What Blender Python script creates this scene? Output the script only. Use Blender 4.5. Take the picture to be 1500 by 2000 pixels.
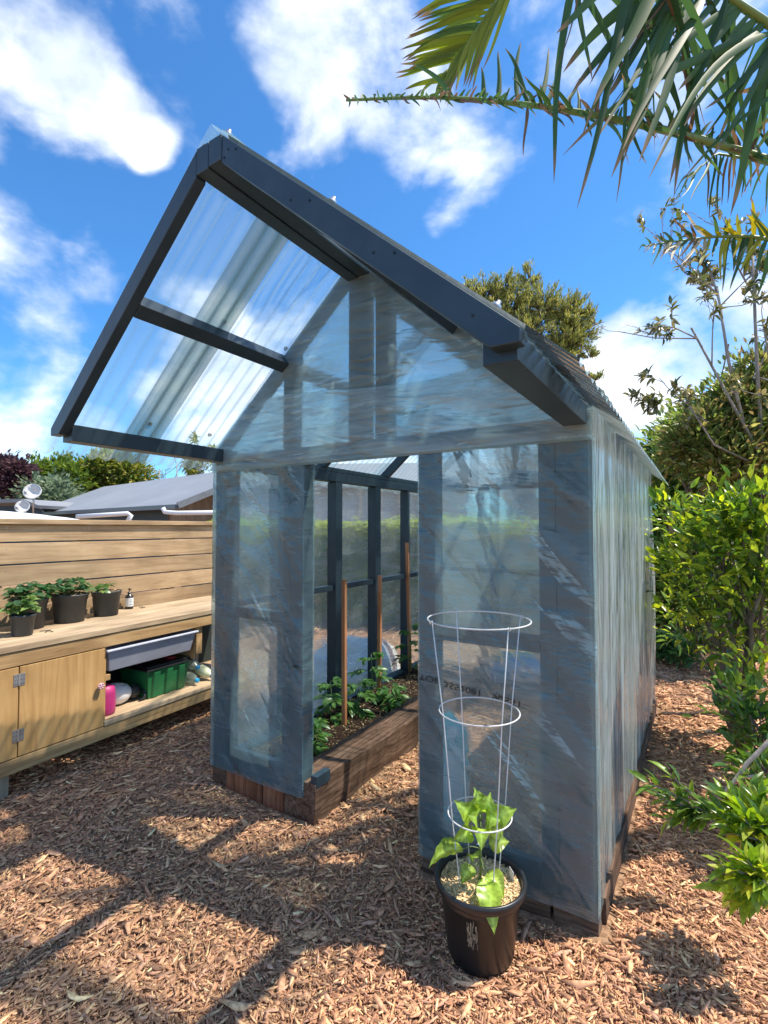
import bpy, math, random
import numpy as np
from mathutils import Vector, Matrix, noise as mnoise
for o in list(bpy.data.objects): bpy.data.objects.remove(o)
S = bpy.context.scene
COL = S.collection
R = math.radians
rng = np.random.default_rng(7); random.seed(7)

# ------------------------------------------------------------------ camera
CAM = np.array([2.625, -2.138, 1.6]); YAW = R(32.222); PITCH = R(1.848); FPX = 976.2
cd = bpy.data.cameras.new('camera'); cam = bpy.data.objects.new('camera', cd); COL.objects.link(cam)
cam.location = CAM; cam.rotation_euler = (R(90) + PITCH, 0, YAW)
cd.sensor_fit = 'VERTICAL'; cd.sensor_height = 36; cd.lens = FPX / 2000 * 36
cd.clip_start = .05; cd.clip_end = 1000
S.camera = cam
_F = np.array([-math.sin(YAW), math.cos(YAW), 0]); _R = np.array([math.cos(YAW), math.sin(YAW), 0]); _U = np.array([0, 0, 1.])
F2 = _F * math.cos(PITCH) + _U * math.sin(PITCH); U2 = -_F * math.sin(PITCH) + _U * math.cos(PITCH)
def at(x, y, D):
    return CAM + D * (F2 + _R * (x - 750) / FPX - U2 * (y - 1000) / FPX)
def dirn(x, y):
    d = F2 + _R * (x - 750) / FPX - U2 * (y - 1000) / FPX
    return d / np.linalg.norm(d)

# ------------------------------------------------------------------ light
KX, KY = .45, .30                     # horizontal run of a shadow per metre of height
sv = Vector((KX, KY, 1)).normalized()
sd = bpy.data.lights.new('sun', 'SUN'); so = bpy.data.objects.new('sun', sd); COL.objects.link(so)
so.rotation_euler = sv.to_track_quat('Z', 'Y').to_euler(); so.location = (0, 0, 20)
sd.energy = 5; sd.angle = R(.6); sd.color = (1, .90, .77)
W = bpy.data.worlds.new('World'); S.world = W; W.use_nodes = True
def world():
    nt = W.node_tree; N = nt.nodes; L = nt.links; N.clear()
    out = N.new('ShaderNodeOutputWorld'); bg = N.new('ShaderNodeBackground'); L.new(bg.outputs[0], out.inputs[0])
    sky = N.new('ShaderNodeTexSky'); sky.sky_type = 'NISHITA'; sky.sun_disc = False
    sky.sun_elevation = math.asin(sv.z); sky.sun_rotation = math.atan2(sv.x, sv.y)
    sky.air_density = 1.0; sky.dust_density = .3; sky.ozone_density = 2.5
    tc = N.new('ShaderNodeTexCoord')
    def M(op, a, b=None, c=None):
        n = N.new('ShaderNodeMath'); n.operation = op
        for i, v in enumerate((a, b, c)):
            if v is None: continue
            if hasattr(v, 'is_linked') or hasattr(v, 'links'): L.new(v, n.inputs[i])
            else: n.inputs[i].default_value = v
        return n.outputs[0]
    blobs = [(40, 90, 190, 1), (160, 200, 120, 1.1), (245, 250, 75, 1.2), (60, 180, 100, 1), (-120, 30, 260, .9), (330, 60, 80, .45),
             (700, 60, 200, 1.15), (620, 210, 110, 1.15), (780, 180, 140, 1.1), (880, 230, 100, .9), (960, 290, 100, .7), (1020, 250, 70, .55), (700, 230, 90, .7), (890, 380, 60, .42),
             (1100, 40, 160, .62), (1330, 90, 150, .6), (180, 530, 65, .5),
             (1225, 700, 100, 1.15), (1260, 780, 110, 1.15), (1320, 680, 90, 1.0), (1420, 640, 120, .8), (1255, 870, 60, .8), (1140, 760, 70, 1.0),
             (20, 850, 110, 1.0), (120, 740, 80, .45), (150, 890, 110, .8), (360, 930, 90, .8),
             (400, 740, 170, .85), (560, 640, 90, .7), (700, 860, 120, .8), (1000, 940, 200, .7), (1350, 900, 100, .8)]
    tot = None
    geo = []
    for x, y, r, s in blobs:
        d = dirn(x, y); ang = math.atan(r / FPX) * (1 / (1 + ((x - 750) ** 2 + (y - 1000) ** 2) / FPX ** 2)) ** .5
        geo.append((d, ang, s))
    for d, a, s in [((.3, -.9, .5), .5, .8), ((.9, -.3, .35), .45, .8), ((-.2, -.7, .9), .3, .7), ((.8, .4, .6), .3, .8), ((-.9, -.5, .3), .4, .8), ((-.95, .2, .25), .25, .7)]:  # clouds added out of view so the film reflects a brighter, varied sky
        v = np.array(d, float); geo.append((v / np.linalg.norm(v), a, s))
    wn = N.new('ShaderNodeTexNoise'); wn.inputs['Scale'].default_value = 5; wn.inputs['Detail'].default_value = 4
    L.new(tc.outputs['Generated'], wn.inputs['Vector'])
    wv = N.new('ShaderNodeVectorMath'); wv.operation = 'MULTIPLY_ADD'; L.new(wn.outputs['Color'], wv.inputs[0])
    wv.inputs[1].default_value = (.16, .16, .16)
    ws = N.new('ShaderNodeVectorMath'); ws.operation = 'SUBTRACT'; L.new(tc.outputs['Generated'], ws.inputs[0]); ws.inputs[1].default_value = (.08, .08, .08)
    L.new(ws.outputs[0], wv.inputs[2])
    wnm = N.new('ShaderNodeVectorMath'); wnm.operation = 'NORMALIZE'; L.new(wv.outputs[0], wnm.inputs[0]); wv = wnm
    for d, ang, s in geo:
        dp = N.new('ShaderNodeVectorMath'); dp.operation = 'DOT_PRODUCT'; L.new(wv.outputs[0], dp.inputs[0]); dp.inputs[1].default_value = tuple(d)
        mr = N.new('ShaderNodeMapRange'); mr.interpolation_type = 'SMOOTHSTEP'; L.new(dp.outputs['Value'], mr.inputs[0])
        mr.inputs[1].default_value = math.cos(ang * 1.4); mr.inputs[2].default_value = 1.0
        mr.inputs[3].default_value = 0; mr.inputs[4].default_value = s
        tot = mr.outputs[0] if tot is None else M('MAXIMUM', tot, mr.outputs[0])
    mp = N.new('ShaderNodeMapping'); L.new(tc.outputs['Generated'], mp.inputs[0]); mp.inputs['Scale'].default_value = (1, 1, 1.6)
    n1 = N.new('ShaderNodeTexNoise'); n1.inputs['Scale'].default_value = 5.5; n1.inputs['Detail'].default_value = 9; n1.inputs['Roughness'].default_value = .55; n1.inputs['Distortion'].default_value = .1
    L.new(mp.outputs[0], n1.inputs['Vector'])
    dens = M('ADD', M('MULTIPLY', tot, .95), M('MULTIPLY', M('SUBTRACT', n1.outputs['Fac'], .5), 2.7))
    mr = N.new('ShaderNodeMapRange'); mr.interpolation_type = 'SMOOTHSTEP'; L.new(dens, mr.inputs[0])
    mr.inputs[1].default_value = .30; mr.inputs[2].default_value = 1.35; mr.inputs[3].default_value = 0; mr.inputs[4].default_value = 1
    # cloud tone: thick parts bright, bases a little grey
    n2 = N.new('ShaderNodeTexNoise'); n2.inputs['Scale'].default_value = 7; n2.inputs['Detail'].default_value = 8; L.new(tc.outputs['Generated'], n2.inputs['Vector'])
    cr = N.new('ShaderNodeValToRGB'); L.new(n2.outputs['Fac'], cr.inputs[0])
    cr.color_ramp.elements[0].position = .35; cr.color_ramp.elements[0].color = (5.2, 5.8, 6.6, 1)
    cr.color_ramp.elements[1].position = .55; cr.color_ramp.elements[1].color = (8.2, 8.4, 8.7, 1)
    tint = N.new('ShaderNodeMix'); tint.data_type = 'RGBA'; tint.blend_type = 'MULTIPLY'; tint.inputs[0].default_value = 1
    L.new(sky.outputs[0], tint.inputs[6]); tint.inputs[7].default_value = SKYTINT
    mx = N.new('ShaderNodeMix'); mx.data_type = 'RGBA'; L.new(mr.outputs[0], mx.inputs[0]); L.new(tint.outputs[2], mx.inputs[6]); L.new(cr.outputs[0], mx.inputs[7])
    L.new(mx.outputs[2], bg.inputs[0]); bg.inputs[1].default_value = .13
SKYTINT = (.46, .94, 1.30, 1)
world()
S.view_settings.view_transform = 'Standard'; S.view_settings.look = 'None'
S.view_settings.gamma = 1; S.view_settings.exposure = 0.52
S.render.engine = 'CYCLES'
S.cycles.max_bounces = 12; S.cycles.transparent_max_bounces = 64

# ------------------------------------------------------------------ tagging / linking helpers
def tag(o, label=None, cat=None, group=None, kind=None):
    if label: o['label'] = label
    if cat: o['category'] = cat
    if group: o['group'] = group
    if kind: o['kind'] = kind
    return o
def thing(name, label, cat, loc=(0, 0, 0), rz=0, group=None):
    o = bpy.data.objects.new(name, None); COL.objects.link(o); o.empty_display_size = .1
    o.location = loc; o.rotation_euler = (0, 0, rz)
    return tag(o, label, cat, group)
def link(name, me, mat, parent=None, smooth=False):
    if mat is not None: me.materials.append(mat)
    if smooth:
        me.polygons.foreach_set('use_smooth', [True] * len(me.polygons))
    o = bpy.data.objects.new(name, me); COL.objects.link(o)
    if parent is not None: o.parent = parent
    return o
class MB:
    """collects shapes and links them as one mesh object"""
    def __init__(s): s.v = []; s.f = []; s.c = []; s.n = 0; s.hasc = False
    def add(s, v, f, col=None):
        v = np.asarray(v, float).reshape(-1, 3)
        s.v.append(v); s.f += [tuple(int(i) + s.n for i in q) for q in f]; s.n += len(v)
        c = np.ones((len(v), 4)); 
        if col is not None: c[:, :3] = col; s.hasc = True
        s.c.append(c); return s
    def box(s, x0, x1, y0, y1, z0, z1, col=None):
        v = [(x, y, z) for x in (x0, x1) for y in (y0, y1) for z in (z0, z1)]
        f = [(0, 1, 3, 2), (4, 6, 7, 5), (0, 4, 5, 1), (2, 3, 7, 6), (0, 2, 6, 4), (1, 5, 7, 3)]
        return s.add(v, f, col)
    def bar(s, a, b, w, h, up=(0, 0, 1), off=(0, 0), col=None, cut=None):
        """rectangular bar from a to b, w across, h along 'up' side"""
        a = Vector(a); b = Vector(b); d = (b - a).normalized(); u = Vector(up); sd_ = d.cross(u).normalized(); u = sd_.cross(d).normalized()
        v = []
        for p in (a, b):
            for i, j in ((-1, -1), (1, -1), (1, 1), (-1, 1)):
                v.append(p + sd_ * (i * w / 2 + off[0]) + u * (j * h / 2 + off[1]))
        f = [(0, 1, 2, 3), (7, 6, 5, 4), (0, 4, 5, 1), (1, 5, 6, 2), (2, 6, 7, 3), (3, 7, 4, 0)]
        return s.add([tuple(p) for p in v], f, col)
    def tube(s, pts, rad, n=8, col=None, cap=True):
        pts = [Vector(p) for p in pts]; m = len(pts)
        if not hasattr(rad, '__len__'): rad = [rad] * m
        ref = Vector((0, 0, 1)) if abs((pts[-1] - pts[0]).normalized().z) < .9 else Vector((1, 0, 0))
        v = []; prev = None
        for i, p in enumerate(pts):
            d = (pts[min(i + 1, m - 1)] - pts[max(i - 1, 0)]).normalized()
            a = d.cross(ref) if prev is None else prev - d * prev.dot(d)
            if a.length < 1e-6: a = d.orthogonal()
            a.normalize(); prev = a; b = d.cross(a)
            for k in range(n):
                t = 2 * math.pi * k / n
                v.append(tuple(p + (a * math.cos(t) + b * math.sin(t)) * rad[i]))
        f = [(i * n + k, i * n + (k + 1) % n, (i + 1) * n + (k + 1) % n, (i + 1) * n + k) for i in range(m - 1) for k in range(n)]
        if cap: f += [tuple(range(n - 1, -1, -1)), tuple(range((m - 1) * n, m * n))]
        return s.add(v, f, col)
    def lathe(s, prof, c=(0, 0, 0), n=40, col=None, axis=None, close=False):
        """prof: list of (r,z); c: base"""
        v = []; m = len(prof)
        for r, z in prof:
            for k in range(n):
                t = 2 * math.pi * k / n; v.append((r * math.cos(t), r * math.sin(t), z))
        v = np.array(v)
        if axis is not None:
            q = Vector((0, 0, 1)).rotation_difference(Vector(axis).normalized()).to_matrix()
            v = v @ np.array(q).T
        v = v + np.array(c)
        f = [(i * n + k, i * n + (k + 1) % n, (i + 1) * n + (k + 1) % n, (i + 1) * n + k) for i in range(m - 1) for k in range(n)]
        return s.add(v, f, col)
    def ring(s, c, r, t, n=64, m=8, col=None):
        pts = np.array([[c[0] + r * math.cos(2 * math.pi * i / n), c[1] + r * math.sin(2 * math.pi * i / n), c[2]] for i in range(n)])
        v = []
        for i in range(n):
            o = np.array([math.cos(2 * math.pi * i / n), math.sin(2 * math.pi * i / n), 0])
            for k in range(m):
                a = 2 * math.pi * k / m; v.append(pts[i] + o * math.cos(a) * t + np.array([0, 0, math.sin(a) * t]))
        f = [(i * m + k, ((i + 1) % n) * m + k, ((i + 1) % n) * m + (k + 1) % m, i * m + (k + 1) % m) for i in range(n) for k in range(m)]
        return s.add(v, f, col)
    def mesh(s, name):
        me = bpy.data.meshes.new(name); v = np.concatenate(s.v)
        me.from_pydata(v.tolist(), [], s.f); 
        if s.hasc:
            a = me.color_attributes.new('Col', 'FLOAT_COLOR', 'POINT'); a.data.foreach_set('color', np.concatenate(s.c).ravel())
        me.update(); return me
    def build(s, name, mat, parent=None, smooth=False, bevel=0):
        o = link(name, s.mesh(name), mat, parent, smooth)
        if bevel:
            b = o.modifiers.new('bevel', 'BEVEL'); b.width = bevel; b.segments = 2; b.limit_method = 'ANGLE'; b.harden_normals = False
        return o
def fastmesh(name, V, Fa, C=None):
    """V (n,3), Fa (m,k) arrays, C (n,3) colours"""
    me = bpy.data.meshes.new(name); n = len(V); m, k = Fa.shape
    me.vertices.add(n); me.vertices.foreach_set('co', V.astype(np.float32).ravel())
    me.loops.add(m * k); me.loops.foreach_set('vertex_index', Fa.astype(np.int32).ravel())
    me.polygons.add(m); me.polygons.foreach_set('loop_start', np.arange(0, m * k, k, dtype=np.int32))
    me.polygons.foreach_set('loop_total', np.full(m, k, dtype=np.int32))
    if C is not None:
        a = me.color_attributes.new('Col', 'FLOAT_COLOR', 'POINT')
        a.data.foreach_set('color', np.concatenate([C, np.ones((n, 1))], 1).astype(np.float32).ravel())
    me.update(calc_edges=True); me.validate(); return me

# ------------------------------------------------------------------ materials
def newmat(name):
    m = bpy.data.materials.new(name); m.use_nodes = True; nt = m.node_tree; nt.nodes.clear()
    out = nt.nodes.new('ShaderNodeOutputMaterial'); return m, nt, nt.nodes, nt.links, out
def ramp(N, fac, L, stops):
    r = N.new('ShaderNodeValToRGB'); L.new(fac, r.inputs[0]); e = r.color_ramp.elements
    while len(e) < len(stops): e.new(.5)
    for i, (p, c) in enumerate(stops): e[i].position = p; e[i].color = (*c, 1)
    return r.outputs[0]
def pmat(name, stops, scale=(8, 8, 8), nscale=1, detail=6, rough=.6, bump=.2, bscale=None, coords='Object', spec=.5, dist=.0, metal=0, rough2=None, bdist=.01):
    m, nt, N, L, out = newmat(name)
    p = N.new('ShaderNodeBsdfPrincipled'); L.new(p.outputs[0], out.inputs[0])
    tc = N.new('ShaderNodeTexCoord'); mp = N.new('ShaderNodeMapping'); L.new(tc.outputs[coords], mp.inputs[0]); mp.inputs['Scale'].default_value = scale
    n = N.new('ShaderNodeTexNoise'); n.inputs['Scale'].default_value = nscale; n.inputs['Detail'].default_value = detail; n.inputs['Roughness'].default_value = .6; n.inputs['Distortion'].default_value = dist
    L.new(mp.outputs[0], n.inputs['Vector'])
    L.new(ramp(N, n.outputs['Fac'], L, stops), p.inputs['Base Color'])
    p.inputs['Roughness'].default_value = rough; p.inputs['Specular IOR Level'].default_value = spec; p.inputs['Metallic'].default_value = metal
    if bump:
        src = n.outputs['Fac']
        if bscale:
            mp2 = N.new('ShaderNodeMapping'); L.new(tc.outputs[coords], mp2.inputs[0]); mp2.inputs['Scale'].default_value = bscale
            n2 = N.new('ShaderNodeTexNoise'); n2.inputs['Detail'].default_value = 6; n2.inputs['Scale'].default_value = 1; L.new(mp2.outputs[0], n2.inputs['Vector']); src = n2.outputs['Fac']
        b = N.new('ShaderNodeBump'); b.inputs['Strength'].default_value = bump; b.inputs['Distance'].default_value = bdist; L.new(src, b.inputs['Height']); L.new(b.outputs[0], p.inputs['Normal'])
    return m
def wood(name, dark, mid, light, axis='Y', rough=.7, s=1.0, bump=.25, knots=True):
    m, nt, N, L, out = newmat(name)
    p = N.new('ShaderNodeBsdfPrincipled'); L.new(p.outputs[0], out.inputs[0]); p.inputs['Roughness'].default_value = rough; p.inputs['Specular IOR Level'].default_value = .25
    tc = N.new('ShaderNodeTexCoord'); oi = N.new('ShaderNodeObjectInfo')
    off = N.new('ShaderNodeVectorMath'); off.operation = 'MULTIPLY_ADD'; L.new(oi.outputs['Random'], off.inputs[0]); off.inputs[1].default_value = (13, 31, 7); L.new(tc.outputs['Object'], off.inputs[2])
    mp = N.new('ShaderNodeMapping'); L.new(off.outputs[0], mp.inputs[0])
    lo, hi = 1.1 * s, 16 * s
    mp.inputs['Scale'].default_value = {'X': (lo, hi, hi), 'Y': (hi, lo, hi), 'Z': (hi, hi, lo)}[axis]
    n = N.new('ShaderNodeTexNoise'); n.inputs['Scale'].default_value = 1.2; n.inputs['Detail'].default_value = 7; n.inputs['Distortion'].default_value = 1.6; n.inputs['Roughness'].default_value = .6
    L.new(mp.outputs[0], n.inputs['Vector'])
    base = ramp(N, n.outputs['Fac'], L, [(.3, dark), (.48, mid), (.68, light)])
    n3 = N.new('ShaderNodeTexNoise'); n3.inputs['Scale'].default_value = 2.4; n3.inputs['Detail'].default_value = 3; L.new(off.outputs[0], n3.inputs['Vector'])
    mul = ramp(N, n3.outputs['Fac'], L, [(.3, (.72, .70, .66)), (.65, (1.1, 1.08, 1.05))])
    mx = N.new('ShaderNodeMix'); mx.data_type = 'RGBA'; mx.blend_type = 'MULTIPLY'; mx.inputs[0].default_value = 1; L.new(base, mx.inputs[6]); L.new(mul, mx.inputs[7])
    cur = mx.outputs[2]
    if knots:
        mk = N.new('ShaderNodeMapping'); L.new(off.outputs[0], mk.inputs[0]); mk.inputs['Scale'].default_value = {'X': (1.3, 4, 4), 'Y': (4, 1.3, 4), 'Z': (4, 4, 1.3)}[axis]
        vo = N.new('ShaderNodeTexVoronoi'); vo.inputs['Scale'].default_value = 1.1; L.new(mk.outputs[0], vo.inputs['Vector'])
        kf = ramp(N, vo.outputs['Distance'], L, [(.03, (.35, .25, .2)), (.10, (1, 1, 1))])
        mk2 = N.new('ShaderNodeMix'); mk2.data_type = 'RGBA'; mk2.blend_type = 'MULTIPLY'; mk2.inputs[0].default_value = 1; L.new(cur, mk2.inputs[6]); L.new(kf, mk2.inputs[7]); cur = mk2.outputs[2]
    # per board tone
    br = N.new('ShaderNodeMapRange'); L.new(oi.outputs['Random'], br.inputs[0]); br.inputs[3].default_value = .86; br.inputs[4].default_value = 1.1
    hs = N.new('ShaderNodeHueSaturation'); L.new(br.outputs[0], hs.inputs['Value']); L.new(cur, hs.inputs['Color'])
    L.new(hs.outputs[0], p.inputs['Base Color'])
    b = N.new('ShaderNodeBump'); b.inputs['Strength'].default_value = bump; b.inputs['Distance'].default_value = .004; L.new(n.outputs['Fac'], b.inputs['Height']); L.new(b.outputs[0], p.inputs['Normal'])
    return m
def colmat(name, rough=.5, trans=.0, spec=.4, bump=0, nvar=.0):
    """colour from the Col attribute (each leaf / chip its own colour); trans = translucency for leaves"""
    m, nt, N, L, out = newmat(name)
    a = N.new('ShaderNodeVertexColor'); a.layer_name = 'Col'
    p = N.new('ShaderNodeBsdfPrincipled'); L.new(a.outputs[0], p.inputs['Base Color']); p.inputs['Roughness'].default_value = rough; p.inputs['Specular IOR Level'].default_value = spec
    col = a.outputs[0]
    if nvar:
        tc = N.new('ShaderNodeTexCoord'); n = N.new('ShaderNodeTexNoise'); n.inputs['Scale'].default_value = nvar; n.inputs['Detail'].default_value = 4; L.new(tc.outputs['Object'], n.inputs['Vector'])
        rr = ramp(N, n.outputs['Fac'], L, [(.3, (.6, .6, .6)), (.7, (1.25, 1.25, 1.25))])
        mx = N.new('ShaderNodeMix'); mx.data_type = 'RGBA'; mx.blend_type = 'MULTIPLY'; mx.inputs[0].default_value = 1; L.new(col, mx.inputs[6]); L.new(rr, mx.inputs[7]); col = mx.outputs[2]; L.new(col, p.inputs['Base Color'])
        if bump:
            b = N.new('ShaderNodeBump'); b.inputs['Strength'].default_value = bump; b.inputs['Distance'].default_value = .003; L.new(n.outputs['Fac'], b.inputs['Height']); L.new(b.outputs[0], p.inputs['Normal'])
    if trans:
        t = N.new('ShaderNodeBsdfTranslucent'); hs = N.new('ShaderNodeHueSaturation'); hs.inputs['Value'].default_value = 1.7; hs.inputs['Saturation'].default_value = 1.1; hs.inputs['Hue'].default_value = .488
        L.new(col, hs.inputs['Color']); L.new(hs.outputs[0], t.inputs[0])
        mx = N.new('ShaderNodeMixShader'); mx.inputs[0].default_value = trans; L.new(p.outputs[0], mx.inputs[1]); L.new(t.outputs[0], mx.inputs[2]); L.new(mx.outputs[0], out.inputs[0])
    else: L.new(p.outputs[0], out.inputs[0])
    return m
def plastic(name, col, rough=.4, spec=.5, var=.15, scale=12):
    c = np.array(col); return pmat(name, [(.3, tuple(c * (1 - var))), (.7, tuple(np.minimum(c * (1 + var), 1)))], (scale,) * 3, 1, 5, rough, .05, spec=spec)
def film(name, axis, haze=.16, tint=(.78, .91, .93), gloss=.5, wr=1.0, rough=.16, stripes=1.0, hcol=(.62, .78, .84), streak=0, blur=0):
    """thin clear plastic sheet: see-through, a milky scatter and wrinkled sheen. axis: which way the wrinkles run"""
    m, nt, N, L, out = newmat(name)
    tc = N.new('ShaderNodeTexCoord')
    def nz(scale, rot=(0, 0, 0), det=5, dist=.6, rg=.55):
        mp = N.new('ShaderNodeMapping'); L.new(tc.outputs['Object'], mp.inputs[0]); mp.inputs['Rotation'].default_value = rot
        if any(rot): mp.vector_type = 'TEXTURE'; scale = tuple(1 / q for q in scale)
        mp.inputs['Scale'].default_value = scale
        n = N.new('ShaderNodeTexNoise'); n.inputs['Scale'].default_value = 1; n.inputs['Detail'].default_value = det; n.inputs['Distortion'].default_value = dist; n.inputs['Roughness'].default_value = rg
        L.new(mp.outputs[0], n.inputs['Vector']); return n.outputs['Fac']
    if axis == 'front':                       # fine level creases plus diagonal pulls
        a = nz((5, 2, 46), (0, R(3), 0), 3); b = nz((1.6, 2, 6), (0, R(48), 0), 2, .7); c = nz((3, 4, 4), (0, 0, 0), 2, .3)
    elif axis == 'gable':
        a = nz((2.5, 2, 46), (0, R(-2), 0), 3); b = nz((2.5, 2, 12), (0, R(6), 0), 2, .7); c = nz((3, 4, 5), (0, 0, 0), 2, .3)
    elif axis == 'side':                      # vertical curtains of creases
        a = nz((30, 20, 1.0), (0, 0, 0), 3, .3); b = nz((9, 7, .8), (0, 0, 0), 3, .4); c = nz((5, 5, 1.2), (0, 0, 0), 3, .4)
    else:                                     # stretched level creases along y
        a = nz((2, 1.8, 30)); b = nz((3, 2.5, 9), (R(6), 0, 0), 3, .6); c = nz((4, 4, 5), (0, 0, 0), 2, .3)
    def M(op, x, y):
        n = N.new('ShaderNodeMath'); n.operation = op
        for i, v in enumerate((x, y)):
            if isinstance(v, (int, float)): n.inputs[i].default_value = v
            else: L.new(v, n.inputs[i])
        return n.outputs[0]
    h = M('ADD', M('MULTIPLY', a, .12), M('ADD', M('MULTIPLY', b, 1.1), M('MULTIPLY', c, 1.3)))
    bp = N.new('ShaderNodeBump'); bp.inputs['Strength'].default_value = wr; bp.inputs['Distance'].default_value = .03; L.new(h, bp.inputs['Height'])
    tr = N.new('ShaderNodeBsdfTransparent'); tr.inputs[0].default_value = (*tint, 1)
    if blur:
        rf = N.new('ShaderNodeBsdfRefraction'); rf.inputs['Color'].default_value = (*tint, 1); rf.inputs['IOR'].default_value = 1.10; rf.inputs['Roughness'].default_value = blur; L.new(bp.outputs[0], rf.inputs['Normal'])
        mb = N.new('ShaderNodeMixShader'); mb.inputs[0].default_value = .65; L.new(tr.outputs[0], mb.inputs[1]); L.new(rf.outputs[0], mb.inputs[2]); tr = mb
    df = N.new('ShaderNodeBsdfDiffuse'); df.inputs[0].default_value = (*hcol, 1)
    tl = N.new('ShaderNodeBsdfTranslucent'); tl.inputs[0].default_value = (*hcol, 1)
    mh = N.new('ShaderNodeMixShader'); mh.inputs[0].default_value = .55; L.new(df.outputs[0], mh.inputs[1]); L.new(tl.outputs[0], mh.inputs[2])
    L.new(bp.outputs[0], df.inputs['Normal'])
    hz = N.new('ShaderNodeMapRange'); L.new(M('ADD', M('MULTIPLY', a, .4), M('MULTIPLY', b, .6)), hz.inputs[0]); hz.inputs[1].default_value = .38; hz.inputs[2].default_value = .68
    hz.inputs[3].default_value = haze * .75; hz.inputs[4].default_value = haze * (1 + stripes)
    hzo = hz.outputs[0]
    if streak:                             # bright sheen along pulled pleats, painted in as extra milky haze
        sn = nz((.9, 1.5, 4.2), (0, R(50), 0), 3, .8) if axis == 'front' else nz((1.5, 1.5, 24), (0, R(-3), 0), 3, .5) if axis == 'gable' else nz((8, 12, 1.0), (0, 0, 0), 3, .4)
        fine = nz((14, 8, 60), (0, R(12), 0), 3, .5) if axis == 'front' else nz((22, 8, 8), (0, R(30), 0), 3, .5) if axis == 'gable' else nz((20, 24, 5), (0, 0, 0), 3, .5)
        area = nz((1.6, 1.6, 1.2), (0, 0, 0), 2, 0)
        def sm(v, lo, hi):
            q = N.new('ShaderNodeMapRange'); q.interpolation_type = 'SMOOTHSTEP'; L.new(v, q.inputs[0]); q.inputs[1].default_value = lo; q.inputs[2].default_value = hi; return q.outputs[0]
        band = M('MULTIPLY', M('MULTIPLY', sm(sn, .575, .60), M('SUBTRACT', 1.0, sm(sn, .615, .66))), M('MULTIPLY', sm(area, .46, .58), sm(fine, .38, .56)))
        hzo = M('MINIMUM', M('ADD', hzo, M('MULTIPLY', band, streak)), .85)
    m1 = N.new('ShaderNodeMixShader'); L.new(hzo, m1.inputs[0]); L.new(tr.outputs[0], m1.inputs[1]); L.new(mh.outputs[0], m1.inputs[2])
    gl = N.new('ShaderNodeBsdfGlossy'); gl.inputs['Roughness'].default_value = rough; L.new(bp.outputs[0], gl.inputs['Normal'])
    fr = N.new('ShaderNodeFresnel'); fr.inputs['IOR'].default_value = 1.5; L.new(bp.outputs[0], fr.inputs['Normal'])
    ff = M('MINIMUM', M('MULTIPLY', fr.outputs[0], gloss * 2), .7)
    m2 = N.new('ShaderNodeMixShader'); L.new(ff, m2.inputs[0]); L.new(m1.outputs[0], m2.inputs[1]); L.new(gl.outputs[0], m2.inputs[2]); L.new(m2.outputs[0], out.inputs[0])
    return m

PAINT = pmat('charcoal_paint', [(.3, (.017, .036, .052)), (.7, (.031, .057, .077))], (6, 6, 6), 1, 5, .40, .5, (25, 25, 25), spec=.5, bdist=.003)
PINE = wood('pine', (.30, .185, .085), (.46, .30, .145), (.56, .39, .20), 'Y')
PINEZ = wood('pine_upright', (.30, .185, .085), (.46, .30, .145), (.56, .39, .20), 'Z')
PINEX = wood('pine_cross', (.30, .185, .085), (.46, .30, .145), (.56, .39, .20), 'X')
PINETOP = wood('weathered_pine', (.30, .22, .14), (.46, .35, .23), (.58, .46, .31), 'Y', rough=.6)
PLY = wood('plywood', (.36, .21, .085), (.50, .31, .13), (.60, .40, .18), 'Z', s=.45, rough=.45)
FENCEW = wood('fence_timber', (.27, .185, .105), (.41, .29, .17), (.50, .375, .23), 'Y')
POSTW = wood('grey_post', (.22, .18, .13), (.34, .29, .22), (.42, .37, .29), 'Z')
SLEEP = wood('old_sleeper', (.045, .026, .018), (.13, .078, .052), (.24, .155, .11), 'Y', s=1.5, bump=.9, rough=.9, knots=False)
SLEEPX = wood('old_sleeper_end', (.05, .035, .025), (.15, .10, .07), (.26, .19, .14), 'X', s=1.5, bump=.9, rough=.9, knots=False)
REDW = wood('red_timber', (.14, .055, .03), (.27, .11, .06), (.36, .17, .10), 'Z', rough=.8)
STAKEW = wood('stake_timber', (.42, .17, .08), (.56, .25, .12), (.66, .34, .18), 'Z', rough=.6, knots=False)
STEEL = plastic('galvanised_steel', (.55, .56, .56), .35, .5); STEEL.node_tree.nodes['Principled BSDF'].inputs['Metallic'].default_value = .8
WIRE = plastic('cage_wire', (.62, .64, .64), .35); 
WHITEP = plastic('white_plastic', (.72, .73, .74), .35, var=.05)
BLACKP = plastic('black_pot_plastic', (.018, .02, .022), .35, var=.3)
GREYP = plastic('dark_grey_pot', (.035, .042, .048), .5, var=.2)
SOIL = pmat('soil', [(.3, (.012, .008, .006)), (.6, (.045, .028, .02)), (.8, (.09, .06, .04))], (60, 60, 60), 1, 8, .95, .8, spec=.1)
BARK = pmat('bark', [(.3, (.10, .075, .055)), (.7, (.26, .21, .165))], (30, 30, 8), 1, 7, .9, .8, spec=.1)
BARKL = pmat('pale_bark', [(.3, (.22, .19, .16)), (.7, (.46, .42, .37))], (30, 30, 8), 1, 7, .9, .6, spec=.1)
LEAF = colmat('leaf', .33, .35, .5)
LEAFD = colmat('leaf_distant', .6, .3, .2)
LEAFG = colmat('leaf_glossy', .27, .38, .5, .25, 45)
CHIP = colmat('chip', .85, 0, .15, .5, 60)

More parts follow.
